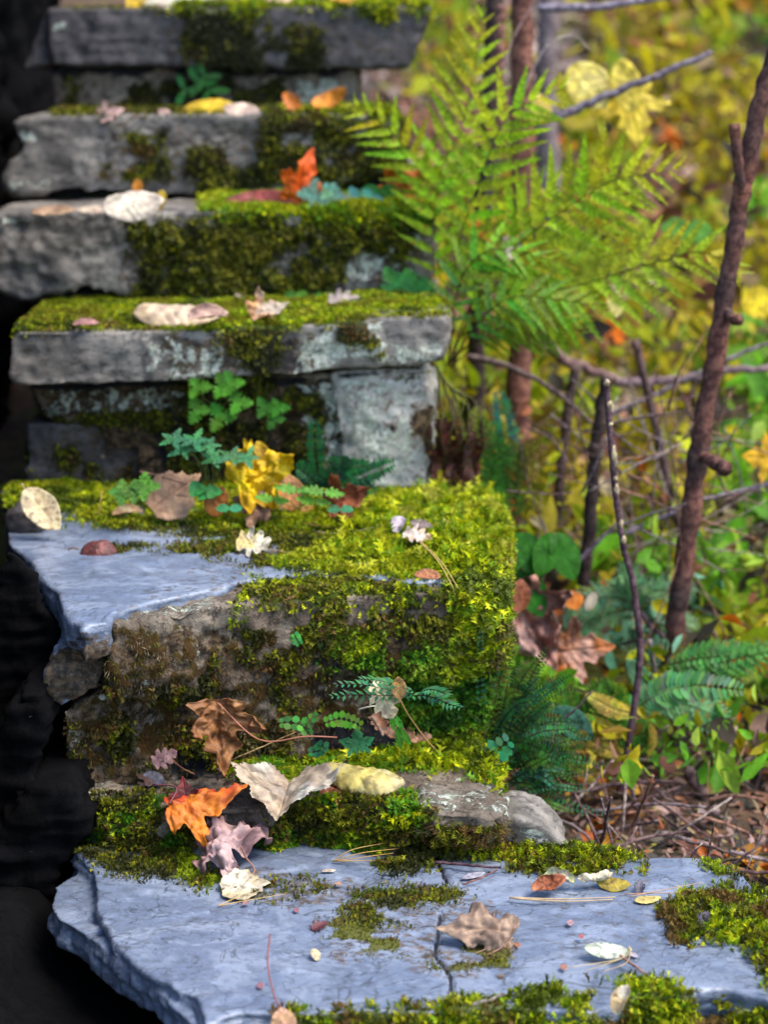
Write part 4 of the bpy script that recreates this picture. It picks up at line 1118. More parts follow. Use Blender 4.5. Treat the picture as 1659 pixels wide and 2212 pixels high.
def twig(label, pts, surf, r, col, name='twig', group=None, side=None, cat='twig'):
    mb = MB()
    P = smooth_path([(atZ(a, b, surf[1] + h) if surf[0] == 'Z' else atY(a, b, surf[1] + h)) for a, b, h in pts], 7)
    P = [p + Vector((rnd.uniform(-1, 1), rnd.uniform(-1, 1), rnd.uniform(-1, 1))) * r * .35 for p in P]
    n = len(P)
    mb.tube(P, [r * (1.1 - .45 * i / n) * rnd.uniform(.88, 1.14) for i in range(n)], col, 7)
    o = mb.build(name, M_BARK, origin=P[0])
    tag(o, label, cat, group)
    return o


twig('dark straight twig lying across the back of the large slate', [(940, 1862, .01), (1010, 1868, .01), (1082, 1874, .008)], ZA, .0022, (.10, .05, .06))
twig('thin forked reddish twig on slate left of the curled leaves', [(1000, 1910, .006), (1040, 1895, .01), (1075, 1878, .01)], ZA, .0014, (.30, .16, .13))
twig('brown twig poking out past the crossed needles', [(1338, 2062, .02), (1370, 2085, .012), (1408, 2110, .006)], ZA, .0018, (.32, .16, .12))
twig('pale grey stick half buried in moss near the lower edge', [(985, 2180, .0), (1040, 2165, .008), (1090, 2148, .01)], ZA, .003, (.24, .22, .18))
twig('thin brown twig lying in front of the leaf drift', [(330, 1098, .010), (420, 1103, .012), (520, 1098, .012)], ZC, .0026, (.24, .21, .18))
twig('curved reddish twig reaching over the leaf drift from the left', [(302, 1018, .02), (350, 1030, .0), (405, 1046, -.02)], ('Y', YH), .0016, (.32, .17, .12))
twig('stubby grey twig lying on the thin slate', [(508, 640, .0), (535, 648, .0), (560, 660, -.02)], ('Y', YE - .02), .0055, (.42, .34, .26))
twig('long dark twig lying along the right of the thin slate', [(662, 655, -.02), (740, 650, -.02), (800, 646, -.01), (860, 650, 0)], ('Y', YE - .02), .0028, (.20, .14, .12))
twig('upright yellow grass straw in moss left of the tan wedge leaf', [(212, 1112, 0), (216, 1085, 0), (220, 1060, .01)], ('Y', YH - .08), .0014, (.5, .36, .08), name='grass_straw', cat='straw')
twig('leaning brown twig stub at the foot of the block', [(802, 1545, 0), (815, 1565, 0), (828, 1588, -.01)], ('Y', 2.53), .003, (.28, .18, .13))
twig('fine stalk slanting past the upright brown leaf', [(500, 1640, -.03), (560, 1615, -.02), (640, 1580, 0)], ('Y', 2.54), .0011, (.36, .24, .1))
twig('reddish twig lying beside the dark leaf crumbs', [(370, 1640, 0), (395, 1660, -.01), (420, 1672, -.02)], ('Y', 2.5), .0016, (.30, .14, .07))
twig('fine white stalk rising behind the hanging cream leaf', [(775, 1532, 0), (800, 1525, 0), (830, 1524, .01)], ('Y', 2.55), .0012, (.45, .45, .35))
# ------------------------------------------------------------------ ferns and herbs
def pinna(mb, base, d, N, ln, w, col, sp=.006, lobes=True, fill=.95):
    """one side branch of a frond: a thin rib with close-set leaflets on both sides"""
    d = d.normalized()
    s = d.cross(N).normalized()
    m = max(4, int(ln / sp))
    tipc = col
    for j in range(m):
        f = (j + .5) / m
        q = base + d * (ln * f) - N * (ln * .10 * f * f)
        wl = w * (1 - f) ** .75 * (.65 + .35 * min(1, f * 6)) + .0006
        h = ln / m * .5 * fill
        for sg in (1, -1):
            ld = (s * sg + d * .55).normalized()
            k = tuple(max(.004, c_ * q_) for c_, q_ in zip(tipc, [rnd.uniform(.6, 1.3)] * 3))
            if rnd.random() < .03: k = (.34, .20, .03)
            up = N * rnd.uniform(-.10, .22) * wl
            tip = q + ld * wl + up
            mid = q + ld * wl * .55 + up * .3
            mb.add([q - d * h, mid - d * h * .95, tip - d * h * .55, tip + d * h * .35, mid + d * h * .95, q + d * h], [(0, 1, 2, 3, 4, 5)], k)
    e = base + d * ln - N * (ln * .10)
    mb.tube([base, base.lerp(e, .5) + N * .0004, e], [.0007, .0005, .0002], tuple(c_ * .8 for c_ in col), 4, cap=False)


def frond(parent, pts, N, L, n=18, prof='tri', col=(.12, .25, .01), w=.22, ang=60, sp=.006, droop=.15, start=.12, col2=None, rr=.0014, name='frond', fill=.95, sides=(1, -1), mat=None):
    """twice-divided frond along a curved rib"""
    mb = MB()
    P = smooth_path(pts, 8)
    cum = [0]
    for a, b in zip(P, P[1:]): cum.append(cum[-1] + (b - a).length)
    tot = cum[-1]
    def at(t):
        s = t * tot
        for i in range(len(P) - 1):
            if cum[i + 1] >= s:
                return P[i].lerp(P[i + 1], (s - cum[i]) / (cum[i + 1] - cum[i] + 1e-9)), (P[i + 1] - P[i]).normalized()
        return P[-1], (P[-1] - P[-2]).normalized()
    N = Vector(N).normalized()
    mb.tube(P, [rr * (1 - .75 * i / len(P)) for i in range(len(P))], (.10, .10, .02), 5)
    for i in range(n):
        t = start + (1 - start) * (i + .5) / n
        u = (t - start) / (1 - start)
        if prof == 'tri': l_ = L * (1 - u) ** .85 * (.75 + .25 * min(1, u * 5))
        elif prof == 'lance': l_ = L * math.sin(math.pi * min(1, u * .85 + .12)) ** .8
        else: l_ = L * (1 - u ** 3) * .9 + .0005
        for sg in sides:
            q, T = at(min(.999, t + (.25 / n if sg < 0 else 0)))
            S = T.cross(N).normalized() * sg
            a = math.radians(ang - 25 * u)
            d = (S * math.sin(a) + T * math.cos(a) - N * droop * rnd.uniform(.3, 1.4)).normalized()
            c_ = col if not col2 else tuple(a_ + (b_ - a_) * min(1, max(0, rnd.gauss(u, .25))) for a_, b_ in zip(col, col2))
            c_ = tuple(x * rnd.uniform(.85, 1.15) for x in c_)
            NN = (N + S * .2 * sg * 0 + Vector((rnd.uniform(-.12, .12), rnd.uniform(-.12, .12), rnd.uniform(-.12, .12)))).normalized()
            pinna(mb, q, d, NN, max(.004, l_ * rnd.uniform(.92, 1.06)), max(.0015, l_ * w), c_, sp, fill=fill)
    org = Vector(parent.location) if parent else Vector((0, 0, 0))
    mb.V = [tuple(Vector(v) - org) for v in mb.V]
    return mb.build(name, mat or M_GREEN, parent=parent, smooth=False)


def simple_frond(parent, pts, N, l_, n=20, col=(.03, .16, .05), w=.35, name='frond', rib=(.06, .03, .02), rr=.0007, blunt=True, ang=80, start=.1, mat=None):
    """once-divided frond with round or narrow leaflets"""
    mb = MB()
    P = smooth_path(pts, 8)
    mb.tube(P, [rr * (1 - .6 * i / len(P)) for i in range(len(P))], rib, 4)
    N = Vector(N).normalized()
    m = len(P) - 1
    for i in range(n):
        t = start + (1 - start) * i / n
        k = min(m - 1, int(t * m))
        q = P[k].lerp(P[k + 1], t * m - k)
        T = (P[k + 1] - P[k]).normalized()
        for sg in (1, -1):
            S = T.cross(N).normalized() * sg
            a = math.radians(ang)
            d = (S * math.sin(a) + T * math.cos(a) + N * rnd.uniform(-.25, .35)).normalized()
            L_ = l_ * (math.sin(math.pi * (t * .8 + .15)) ** .6) * rnd.uniform(.85, 1.15)
            s2 = d.cross(N).normalized() * L_ * w
            c_ = tuple(max(.004, x * rnd.uniform(.65, 1.4)) for x in col)
            if blunt:
                mb.add([q, q + d * L_ * .3 + s2, q + d * L_ * .75 + s2 * .9, q + d * L_, q + d * L_ * .75 - s2 * .9, q + d * L_ * .3 - s2], [(0, 1, 2, 3, 4, 5)], c_)
            else:
                mb.add([q, q + d * L_ * .4 + s2, q + d * L_ - N * L_ * .1, q + d * L_ * .4 - s2], [(0, 1, 2, 3)], c_)
    org = Vector(parent.location) if parent else Vector((0, 0, 0))
    mb.V = [tuple(Vector(v) - org) for v in mb.V]
    return mb.build(name, mat or M_GREEN, parent=parent, smooth=False)


def P_(lst, Y):
    return [atY(a, b, Y + (c_[0] if c_ else 0)) for a, b, *c_ in lst]


LG, LG2 = (.22, .42, .004), (.46, .56, .006)
TEAL = (.08, .30, .16)
# the big yellow-green fern beside the upper steps
yf = 3.45
T = empty('fern', P_([(975, 790)], yf)[0])
tag(T, 'large yellow green fern arching out beside the upper steps', 'fern')
frond(T, P_([(962, 800), (937, 570), (950, 384, .02), (1002, 260, .04), (1046, 30, .06)], yf + .1), (.1, -1, .35), 0.118, 16, 'lance', LG, .135, 64, .0052, start=.25, col2=LG2)
frond(T, P_([(970, 790), (985, 560), (1040, 380, -.02), (1100, 250, -.03), (1215, 190, -.05)], yf + .02), (.05, -1, .5), 0.118, 13, 'lance', LG, .135, 62, .0052, start=.35, col2=LG2)
frond(T, P_([(972, 780), (1059, 593), (1138, 514, -.03), (1228, 446, -.05), (1330, 388, -.08), (1462, 366, -.10)], yf), (.1, -1, .45), 0.138, 16, 'lance', LG, .135, 66, .0052, start=.18, col2=LG2)
frond(T, P_([(968, 792), (1036, 640), (1220, 622, -.04), (1400, 570, -.08), (1520, 545, -.10), (1605, 592, -.12)], yf - .02), (0, -1, .7), 0.132, 19, 'lance', LG, .135, 64, .0052, start=.12, col2=(.42, .46, .01))
frond(T, P_([(950, 600), (930, 430, 0), (860, 300, -.02), (760, 222, -.03)], yf + .15), (-.1, -1, .5), 0.093, 11, 'lance', LG, .135, 62, .0052, start=.2, col2=LG2)
frond(T, P_([(975, 780), (1040, 690, -.02), (1120, 640, -.05), (1290, 660, -.08)], yf - .04), (0, -1, .8), 0.084, 11, 'lance', (.08, .28, .03), .135, 64, .0052, start=.15, col2=LG)
frond(T, P_([(968, 790), (990, 620, -.02), (1060, 540, -.05), (1190, 560, -.08)], yf - .06), (0, -1, .8), 0.084, 10, 'lance', (.08, .28, .05), .135, 64, .0052, start=.2, col2=LG)
frond(T, P_([(966, 790), (1010, 560), (1110, 470), (1230, 560, -.05)], yf + .06), (0, -1, .5), 0.084, 11, 'lance', LG, .135, 64, .0052, start=.25, col2=LG2)
frond(T, P_([(966, 790), (1060, 700), (1180, 600), (1330, 470), (1390, 520)], yf + .10), (.1, -1, .5), 0.076, 11, 'lance', LG, .135, 64, .0052, start=.3, col2=LG2)

for pp, dy in (([(972, 795), (1080, 600), (1240, 560), (1420, 620)], .08), ([(972, 795), (1060, 720), (1160, 690), (1260, 720)], 0), ([(970, 790), (1060, 560), (1160, 440), (1300, 420)], .12)):
    frond(T, P_([(a_, b_, -.02 * i_) for i_, (a_, b_) in enumerate(pp)], yf + dy), (rnd.uniform(-.3, .3), -1, .6), 0.092, 14, 'lance', (.16, .34, .01), .135, 62, .0052, start=.25, col2=(.34, .48, .02))

# upright small fern right of the corner block
yb = 3.5
T = empty('fern', P_([(1120, 1150)], yb)[0])
tag(T, 'small blue green fern with drooping lower fronds right of the lichen covered corner block', 'fern')
simple_frond(T, P_([(1120, 1140), (1105, 1020), (1090, 920), (1076, 842)], yb), (.1, -1, .2), .032, 22, (.09, .30, .16), .22, blunt=False, ang=75, start=.25)
frond(T, P_([(1120, 1150), (1100, 1060), (1070, 980), (1040, 905)], yb - .02), (.1, -1, .3), .05, 14, 'lance', (.08, .26, .03), .25, 60, .006)
frond(T, P_([(1120, 1150), (1115, 1070), (1130, 960), (1150, 1120)], yb - .03), (0, -1, .3), .05, 16, 'lance', (.10, .20, .01), .22, 60, .006, col2=(.30, .2, .03))
frond(T, P_([(1110, 1160), (1080, 1100), (1060, 1020), (1110, 960)], yb - .05), (0, -1, .3), .045, 14, 'lance', (.07, .24, .02), .25, 60, .006)

# dead brown fern skirt at the corner block
T = empty('dead_fern', P_([(955, 800)], 3.3)[0])
tag(T, 'withered chocolate brown fern hanging beside the lichen covered corner block', 'fern')
for k in range(14):
    x = 936 + k * 8
    frond(T, P_([(945 + k * 2, 790 + k * 4), (945 + k * 7 + rnd.uniform(-9, 9), 870), (x + rnd.uniform(-22, 22), 940 + rnd.uniform(-20, 20), -.02), (x + rnd.uniform(-22, 22), 1000, .01), (x + rnd.uniform(-18, 18), 1062 + rnd.uniform(-30, 4), -.03)], 3.26 + .02 * (k % 3)), (rnd.uniform(-1.5, 1.5), -1, rnd.uniform(-.8, .8)), .018 * rnd.uniform(.6, 1.3), 20, 'lance', (.085, .028, .02), .6, 80, .003, start=.35 + rnd.uniform(-.1, .15), mat=M_DRY, col2=(.16, .06, .04), name='dead_frond', droop=.9)

# spleenwort tufts right of the block
ysp = 2.70
T = empty('spleenwort', P_([(1075, 1620)], ysp)[0])
tag(T, 'bushy dark green spleenwort with tiny round leaflets at the right foot of the block', 'fern')
for k in range(70):
    a = math.radians(rnd.uniform(-35, 100))
    L_ = rnd.uniform(110, 230)
    ex, ey = 1062 + math.cos(a) * L_ * 1.0, 1600 - math.sin(a) * L_ * 1.15
    bx, by = 1055 + rnd.uniform(-15, 30), 1620 + rnd.uniform(-50, 70)
    dz = rnd.uniform(-.10, .10)
    c_ = rnd.choice([(.02, .12, .03), (.03, .17, .06), (.06, .23, .08), (.05, .17, .02), (.02, .09, .02), (.12, .20, .02)])
    simple_frond(T, P_([(bx, by, 0), ((bx + ex) / 2 + rnd.uniform(-10, 10), (by + ey) / 2 - 25, dz * .5), (ex, ey + rnd.uniform(0, 20), dz)], ysp), (rnd.uniform(-.4, .4), -1, rnd.uniform(0, .8)), rnd.uniform(.006, .010), 22, c_, .24, start=.15)
simple_frond(T, P_([(1042, 1655), (1075, 1620), (1110, 1592)], ysp - .1), (0, -1, .3), .020, 5, (.07, .30, .14), .30, start=.1)
T = empty('spleenwort', P_([(1110, 1720)], 2.66)[0])
tag(T, 'low trailing spleenwort with shiny teal leaflets beside the grey wedge stone', 'fern')
for k in range(26):
    a = math.radians(rnd.uniform(-50, 60))
    L_ = rnd.uniform(70, 240)
    bx, by = 1100 + rnd.uniform(-20, 30), 1680 + rnd.uniform(-40, 60)
    ex, ey = bx + math.cos(a) * L_, by - math.sin(a) * L_ * .55
    simple_frond(T, P_([(bx, by, 0), ((bx + ex) / 2, (by + ey) / 2 - 12, 0), (ex, ey, rnd.uniform(-.05, .05))], 2.68), (rnd.uniform(-.4, .4), -1, rnd.uniform(.2, .9)), rnd.uniform(.006, .010), 16, rnd.choice([(.04, .20, .08), (.09, .29, .13), (.03, .14, .03), (.08, .22, .02)]), .27, start=.2)

# fern on the block face
T = empty('rock_fern', P_([(880, 1500)], 2.50)[0])
tag(T, 'little blue green fern spreading flat against the face of the mortared block', 'fern')
for pts in ([(905, 1500), (850, 1492), (780, 1478), (716, 1478)], [(905, 1500), (840, 1502), (770, 1500), (706, 1504)], [(905, 1498), (860, 1480), (820, 1470), (775, 1466)], [(860, 1504), (920, 1502), (960, 1516), (1000, 1530)], [(900, 1498), (930, 1488), (960, 1498), (950, 1505)]):
    simple_frond(T, P_([(a, b, -.03 * i) for i, (a, b) in enumerate(pts)], 2.50), (0, -.55, 1), .017, 13, (.06, .23, .09), .17, blunt=False, ang=45, start=.1)
T = empty('rock_fern', P_([(740, 1560)], 2.52)[0])
tag(T, 'round leaved green fern sprig at the foot of the block', 'fern')
simple_frond(T, P_([(700, 1562), (730, 1552), (760, 1558), (785, 1572)], 2.52), (0, -.8, .7), .013, 8, (.10, .28, .02), .36, start=.05)
simple_frond(T, P_([(668, 1585), (650, 1565), (620, 1560), (598, 1562)], 2.52), (0, -1, .5), .012, 5, (.11, .36, .06), .5, start=.1)
simple_frond(T, P_([(672, 1590), (660, 1570), (675, 1550), (690, 1545)], 2.52), (0, -1, .5), .010, 5, (.08, .28, .04), .5, start=.1)
simple_frond(T, P_([(700, 1600), (690, 1620), (660, 1625)], 2.52), (0, -1, .5), .011, 5, (.04, .22, .08), .5, start=.1)
T = empty('rock_fern', P_([(645, 1375)], 2.56)[0])
tag(T, 'tiny bright green sprig alone on the block face', 'fern')
simple_frond(T, P_([(648, 1392), (640, 1378), (634, 1366)], 2.555), (0, -1, .3), .009, 4, (.10, .38, .08), .5, start=.1)
# riser ferns
T = empty('rock_fern', P_([(700, 1060)], YH + .04)[0])
tag(T, 'dark green fern with narrow toothed fronds below the lichen covered corner block', 'fern')
for pts, N_, l_ in (([(690, 1060), (684, 1000), (680, 950), (678, 905)], (0, -1, .1), .020), ([(700, 1062), (750, 1040), (800, 1020), (855, 998)], (0, -1, .6), .026), ([(700, 1062), (730, 1020), (735, 1000), (735, 985)], (0, -1, .2), .026), ([(700, 1062), (720, 1045), (770, 1050), (815, 1062)], (0, -1, .7), .022), ([(700, 1062), (670, 1030), (650, 1015), (640, 1010)], (0, -1, .4), .02), ([(700, 1062), (660, 1050), (630, 1045), (610, 1030)], (0, -1, .4), .018), ([(700, 1060), (710, 1030), (760, 1010), (800, 1005)], (0, -1, .3), .022)):
    simple_frond(T, P_([(a, b, -.015 * i) for i, (a, b) in enumerate(pts)], YH + .05), N_, l_, 22, (.025, .14, .04), .20, blunt=False, ang=70, start=.08)


def lobed_leaflets(parent, c, Y, R, n, col, N, name='leaf', size=.02, shape='lobed', width=1.1, a0=0, span=360):
    """a hand of lobed leaflets round a point"""
    for i in range(n):
        a = a0 + span * i / n
        mb = MB()
        p = atY(c[0], c[1], Y)
        M = frame(p, a, N)
        org = parent.location
        leaf_mesh(mb, shape, size * rnd.uniform(.85, 1.15), M, tuple(x * rnd.uniform(.8, 1.2) for x in col), seed=rnd.randrange(999), rings=4, seg=44, width=width, wrinkle=.06, curl=.6)
        mb.V = [tuple(Vector(v) - org) for v in mb.V]
        mb.build(name, M_GREEN, parent=parent)


def herb(label, stems, Y, col, size, N=(0, -.6, 1), shape='lobed', nleaf=5, stemcol=(.10, .14, .02), r=.0008, name='herb', width=1.1, a0=0, span=360, groupn=None):
    base = stems[0][0]
    T = empty(name, atY(base[0], base[1], Y))
    tag(T, label, 'plant', groupn)
    for st in stems:
        mb = MB()
        P = smooth_path([atY(a, b, Y - .012 * i) for i, (a, b) in enumerate(st)], 6)
        mb.tube(P, r, stemcol, 5)
        mb.V = [tuple(Vector(v) - T.location) for v in mb.V]
        mb.build('stem', M_STEM, parent=T)
        lobed_leaflets(T, st[-1], Y - .012 * (len(st) - 1), 0, nleaf, col, N, size=size, shape=shape, width=width, a0=a0, span=span)
    return T


herb('blue green corydalis herb with lacy leaves in the leaf drift', [[(440, 1085), (450, 1020), (420, 950)], [(445, 1085), (440, 1010), (375, 948)], [(440, 1085), (445, 1000), (462, 990)], [(450, 1085), (470, 1020), (500, 985)], [(440, 1085), (430, 1000), (395, 970)], [(445, 1085), (460, 1030), (450, 962)], [(450, 1080), (480, 1000), (532, 988)]], YH, (.08, .29, .12), .026, (0, -.75, 1), nleaf=5, width=.62)
herb('low green lobed seedling left of the tan wedge leaf', [[(300, 1090), (290, 1060)], [(300, 1090), (312, 1050)], [(300, 1090), (262, 1062)]], YH - .05, (.12, .32, .05), .024, (0, -.9, .6), nleaf=4)
herb('bright green seedling with plain leaves right of the orange oval leaf', [[(660, 1098), (650, 1080), (640, 1058)], [(660, 1098), (680, 1075), (700, 1062)], [(660, 1098), (670, 1085), (680, 1082)], [(655, 1098), (600, 1085), (590, 1078)]], YH - .05, (.14, .36, .04), .032, (.3, -.8, .8), shape='lobed', nleaf=2, width=.8)
herb('small teal seedling lying in moss in front of the leaf drift', [[(490, 1105), (495, 1098)], [(730, 1108), (735, 1100)]], YH - .07, (.06, .28, .14), .020, (0, -.6, 1), shape='oval', nleaf=2, width=1.4)
herb('little green clover leaves under the blue green herb', [[(430, 1085), (440, 1066)], [(430, 1085), (460, 1062)], [(430, 1085), (425, 1056)]], YH - .02, (.05, .30, .08), .018, (0, -.8, .8), shape='fan', nleaf=3)
herb('bright green herb with lobed leaves growing out of the crumbling riser', [[(470, 880), (440, 860), (425, 835)], [(470, 880), (480, 850), (482, 830)], [(470, 880), (450, 890), (428, 885)], [(470, 880), (485, 890), (475, 900)], [(470, 880), (505, 862), (515, 870)], [(470, 880), (460, 840), (500, 826)]], YD - .01, (.09, .32, .025), .028, (0, -1, .4), nleaf=3)
herb('smaller green herb right of the one in the crumbling riser', [[(585, 900), (570, 880)], [(585, 900), (600, 880)], [(585, 905), (592, 905)]], YD - .01, (.07, .26, .025), .022, (0, -1, .3), nleaf=3)
herb('dark green five leaved sprig on the riser below the topmost slab', [[(432, 198), (428, 178)], [(432, 198), (400, 194)], [(432, 198), (452, 196)], [(428, 178), (442, 164)]], YG_ + .0, (.03, .15, .03), .042, (0, -1, .3), shape='long', nleaf=3)
herb('teal lobed seedling below the round leaved fern sprig', [[(772, 1640), (775, 1612)]], 2.53, (.04, .22, .09), .030, (.1, -.9, .5), shape='maple', nleaf=3, a0=30, span=200)
herb('green strap leaves under the cream hanging leaf', [[(850, 1560), (845, 1540)], [(850, 1560), (858, 1570)]], 2.5, (.10, .34, .03), .030, (0, -1, .2), shape='long', nleaf=2, a0=-80, span=60)
herb('frosty teal rosette at the foot of the upright orange red leaf', [[(690, 432), (682, 418)], [(690, 432), (705, 424)], [(690, 432), (720, 430)]], YE + .03, (.18, .38, .28), .034, (0, -1, .5), nleaf=4)
herb('frosty teal sprig right of the rosette under the notched slab', [[(780, 432), (770, 426)], [(780, 432), (800, 430)]], YE + .05, (.10, .34, .28), .030, (0, -1, .6), nleaf=3)
herb('dark green seedling in the gap right of the frosty sprigs', [[(835, 440), (820, 412)], [(835, 440), (830, 418)]], YE + .06, (.04, .20, .03), .040, (0, -1, .3), shape='oval', nleaf=2)
herb('green leafy tuft at the right end of the third slab', [[(880, 650), (870, 620)], [(880, 650), (895, 615)], [(880, 650), (905, 635)], [(880, 650), (850, 610)]], YE - .05, (.05, .24, .05), .040, (0, -1, .4), nleaf=3)
herb('small green sprig on the thin slate behind the twig', [[(635, 650), (640, 636)], [(680, 650), (700, 640)]], YE - .03, (.10, .30, .03), .022, (0, -1, .4), shape='oval', nleaf=2)
# dark broad leaves right of the mossy corner
herb('dark green broad leaved plant drooping beside the mossy corner', [[(1110, 1290), (1120, 1200), (1128, 1150)], [(1110, 1290), (1140, 1200), (1200, 1150)], [(1110, 1290), (1120, 1260), (1130, 1232)]], 3.15, (.04, .20, .015), .085, (.2, -1, .3), shape='oval', nleaf=2, a0=-115, span=100, width=.95, r=.0016)
# ------------------------------------------------------------------ saplings, branches and undergrowth on the bank
def pole(label, pts, Y, w, col, name='sapling', cat='young tree', subs=(), dY=0, n=12, col2=None):
    """trunk through picture points at distance Y (+ own offset); w = thickness in picture px"""
    P0 = [atY(a, b, Y + (c_[0] if c_ else 0)) for a, b, *c_ in pts]
    T = empty(name, P0[-1])
    tag(T, label, cat)
    def tube(pp, w_, nm, par=None):
        P = smooth_path(pp, 9)
        r = w_ / FL * Y * .5
        P = [p + Vector((rnd.uniform(-1, 1), rnd.uniform(-1, 1), 0)) * r * .12 for p in P]
        mb = MB()
        cc = []
        for i in range(len(P)):
            f_ = 0 if col2 is None else .5 + .5 * math.sin(i * .55 + w_) * math.sin(i * .21 + 1)
            cc.append(tuple(x * (1 - f_) + y * f_ for x, y in zip(col, col2 or col)))
        mb.tube(P, [r * rnd.uniform(.9, 1.1) * (.8 + .2 * i / len(P)) for i in range(len(P))], cc, n)
        mb.V = [tuple(Vector(v) - T.location) for v in mb.V]
        return mb.build(nm, M_BARK, parent=par or T)
    trunk = tube(P0, w, 'trunk')
    for sp, sw in subs:
        tube([atY(a, b, Y + (c_[0] if c_ else -.01)) for a, b, *c_ in sp], sw, 'branch', trunk)
    return T


RB, RB2, DKB, GRB = (.30, .13, .085), (.17, .075, .05), (.05, .032, .03), (.20, .17, .18)
pole('straight reddish brown sapling trunk behind the large fern', [(1132, -120), (1128, 120), (1130, 420), (1124, 700), (1118, 960), (1112, 1120)], 3.95, 56, RB, col2=RB2)
pole('dark leaning stem just left of the reddish brown sapling', [(1070, -100), (1066, 60), (1052, 300), (1036, 560), (1028, 800), (1020, 1000)], 4.1, 42, DKB, col2=(.09, .06, .05))
pole('short pinkish pole between the dark stem and the reddish sapling', [(1086, 14), (1080, 60), (1078, 160), (1080, 300)], 4.05, 26, (.30, .15, .11), name='pole_stub', cat='stem')
pole('pale grey weathered trunk right of the reddish brown sapling', [(1190, -100), (1186, 60), (1176, 180), (1184, 330), (1178, 520)], 5.4, 52, (.32, .27, .26), col2=(.20, .15, .14))
pole('dark brown sapling with knotted stubs near the right border', [(1740, -60), (1655, 180), (1606, 400), (1580, 560), (1548, 760), (1512, 960), (1492, 1120), (1470, 1270), (1450, 1440), (1425, 1580)], 3.25, 48, (.22, .09, .06), col2=(.075, .045, .04),
     subs=[([(1606, 420, -.03), (1594, 350, -.04), (1588, 268, -.05)], 24), ([(1520, 985, -.02), (1546, 1000, -.07), (1568, 1012, -.10)], 34), ([(1560, 660, 0), (1585, 690, -.03), (1598, 690, -.05)], 24)])
pole('dark slender trunk behind the spotted stick', [(1312, 815), (1296, 900), (1284, 1000), (1276, 1120), (1262, 1250), (1255, 1340)], 3.5, 34, DKB, col2=(.08, .05, .04))
pole('thin dark trunk between the fern and the spotted stick', [(1245, 790), (1228, 880), (1216, 980), (1206, 1080), (1200, 1200)], 3.75, 26, (.11, .07, .06))
pole('leaning brown stem right of the spotted stick', [(1372, 735), (1396, 830), (1412, 900), (1432, 990), (1452, 1080), (1480, 1180)], 3.7, 22, (.13, .08, .075))
# stick with yellow lichen spots
T = pole('dark purple stick with pale yellow patches along its upper half', [(1309, 818), (1316, 900), (1324, 1000), (1336, 1110), (1350, 1190), (1366, 1250), (1376, 1320), (1384, 1400), (1372, 1520), (1345, 1680), (1318, 1830)], 2.95, 17, (.10, .055, .07), col2=(.14, .08, .09), name='spotted_stick', cat='stick')
for px, py, l_ in [(1310, 826, 16), (1316, 876, 20), (1318, 916, 9), (1324, 985, 48), (1328, 1034, 14), (1330, 1058, 30), (1338, 1128, 34), (1345, 1166, 26)]:
    mb = MB()
    q0, q1 = atY(px, py - l_ / 2, 2.9485), atY(px + l_ * .12, py + l_ / 2, 2.9485)
    mb.tube([q0, q0.lerp(q1, .5), q1], [.0045 * rnd.uniform(.5, 1), .0056, .0040 * rnd.uniform(.4, 1)], (.50, .41, .24), 8)
    mb.V = [tuple(Vector(v) - T.location) for v in mb.V]
    mb.build('bark_patch', M_BARK, parent=T.children[0])

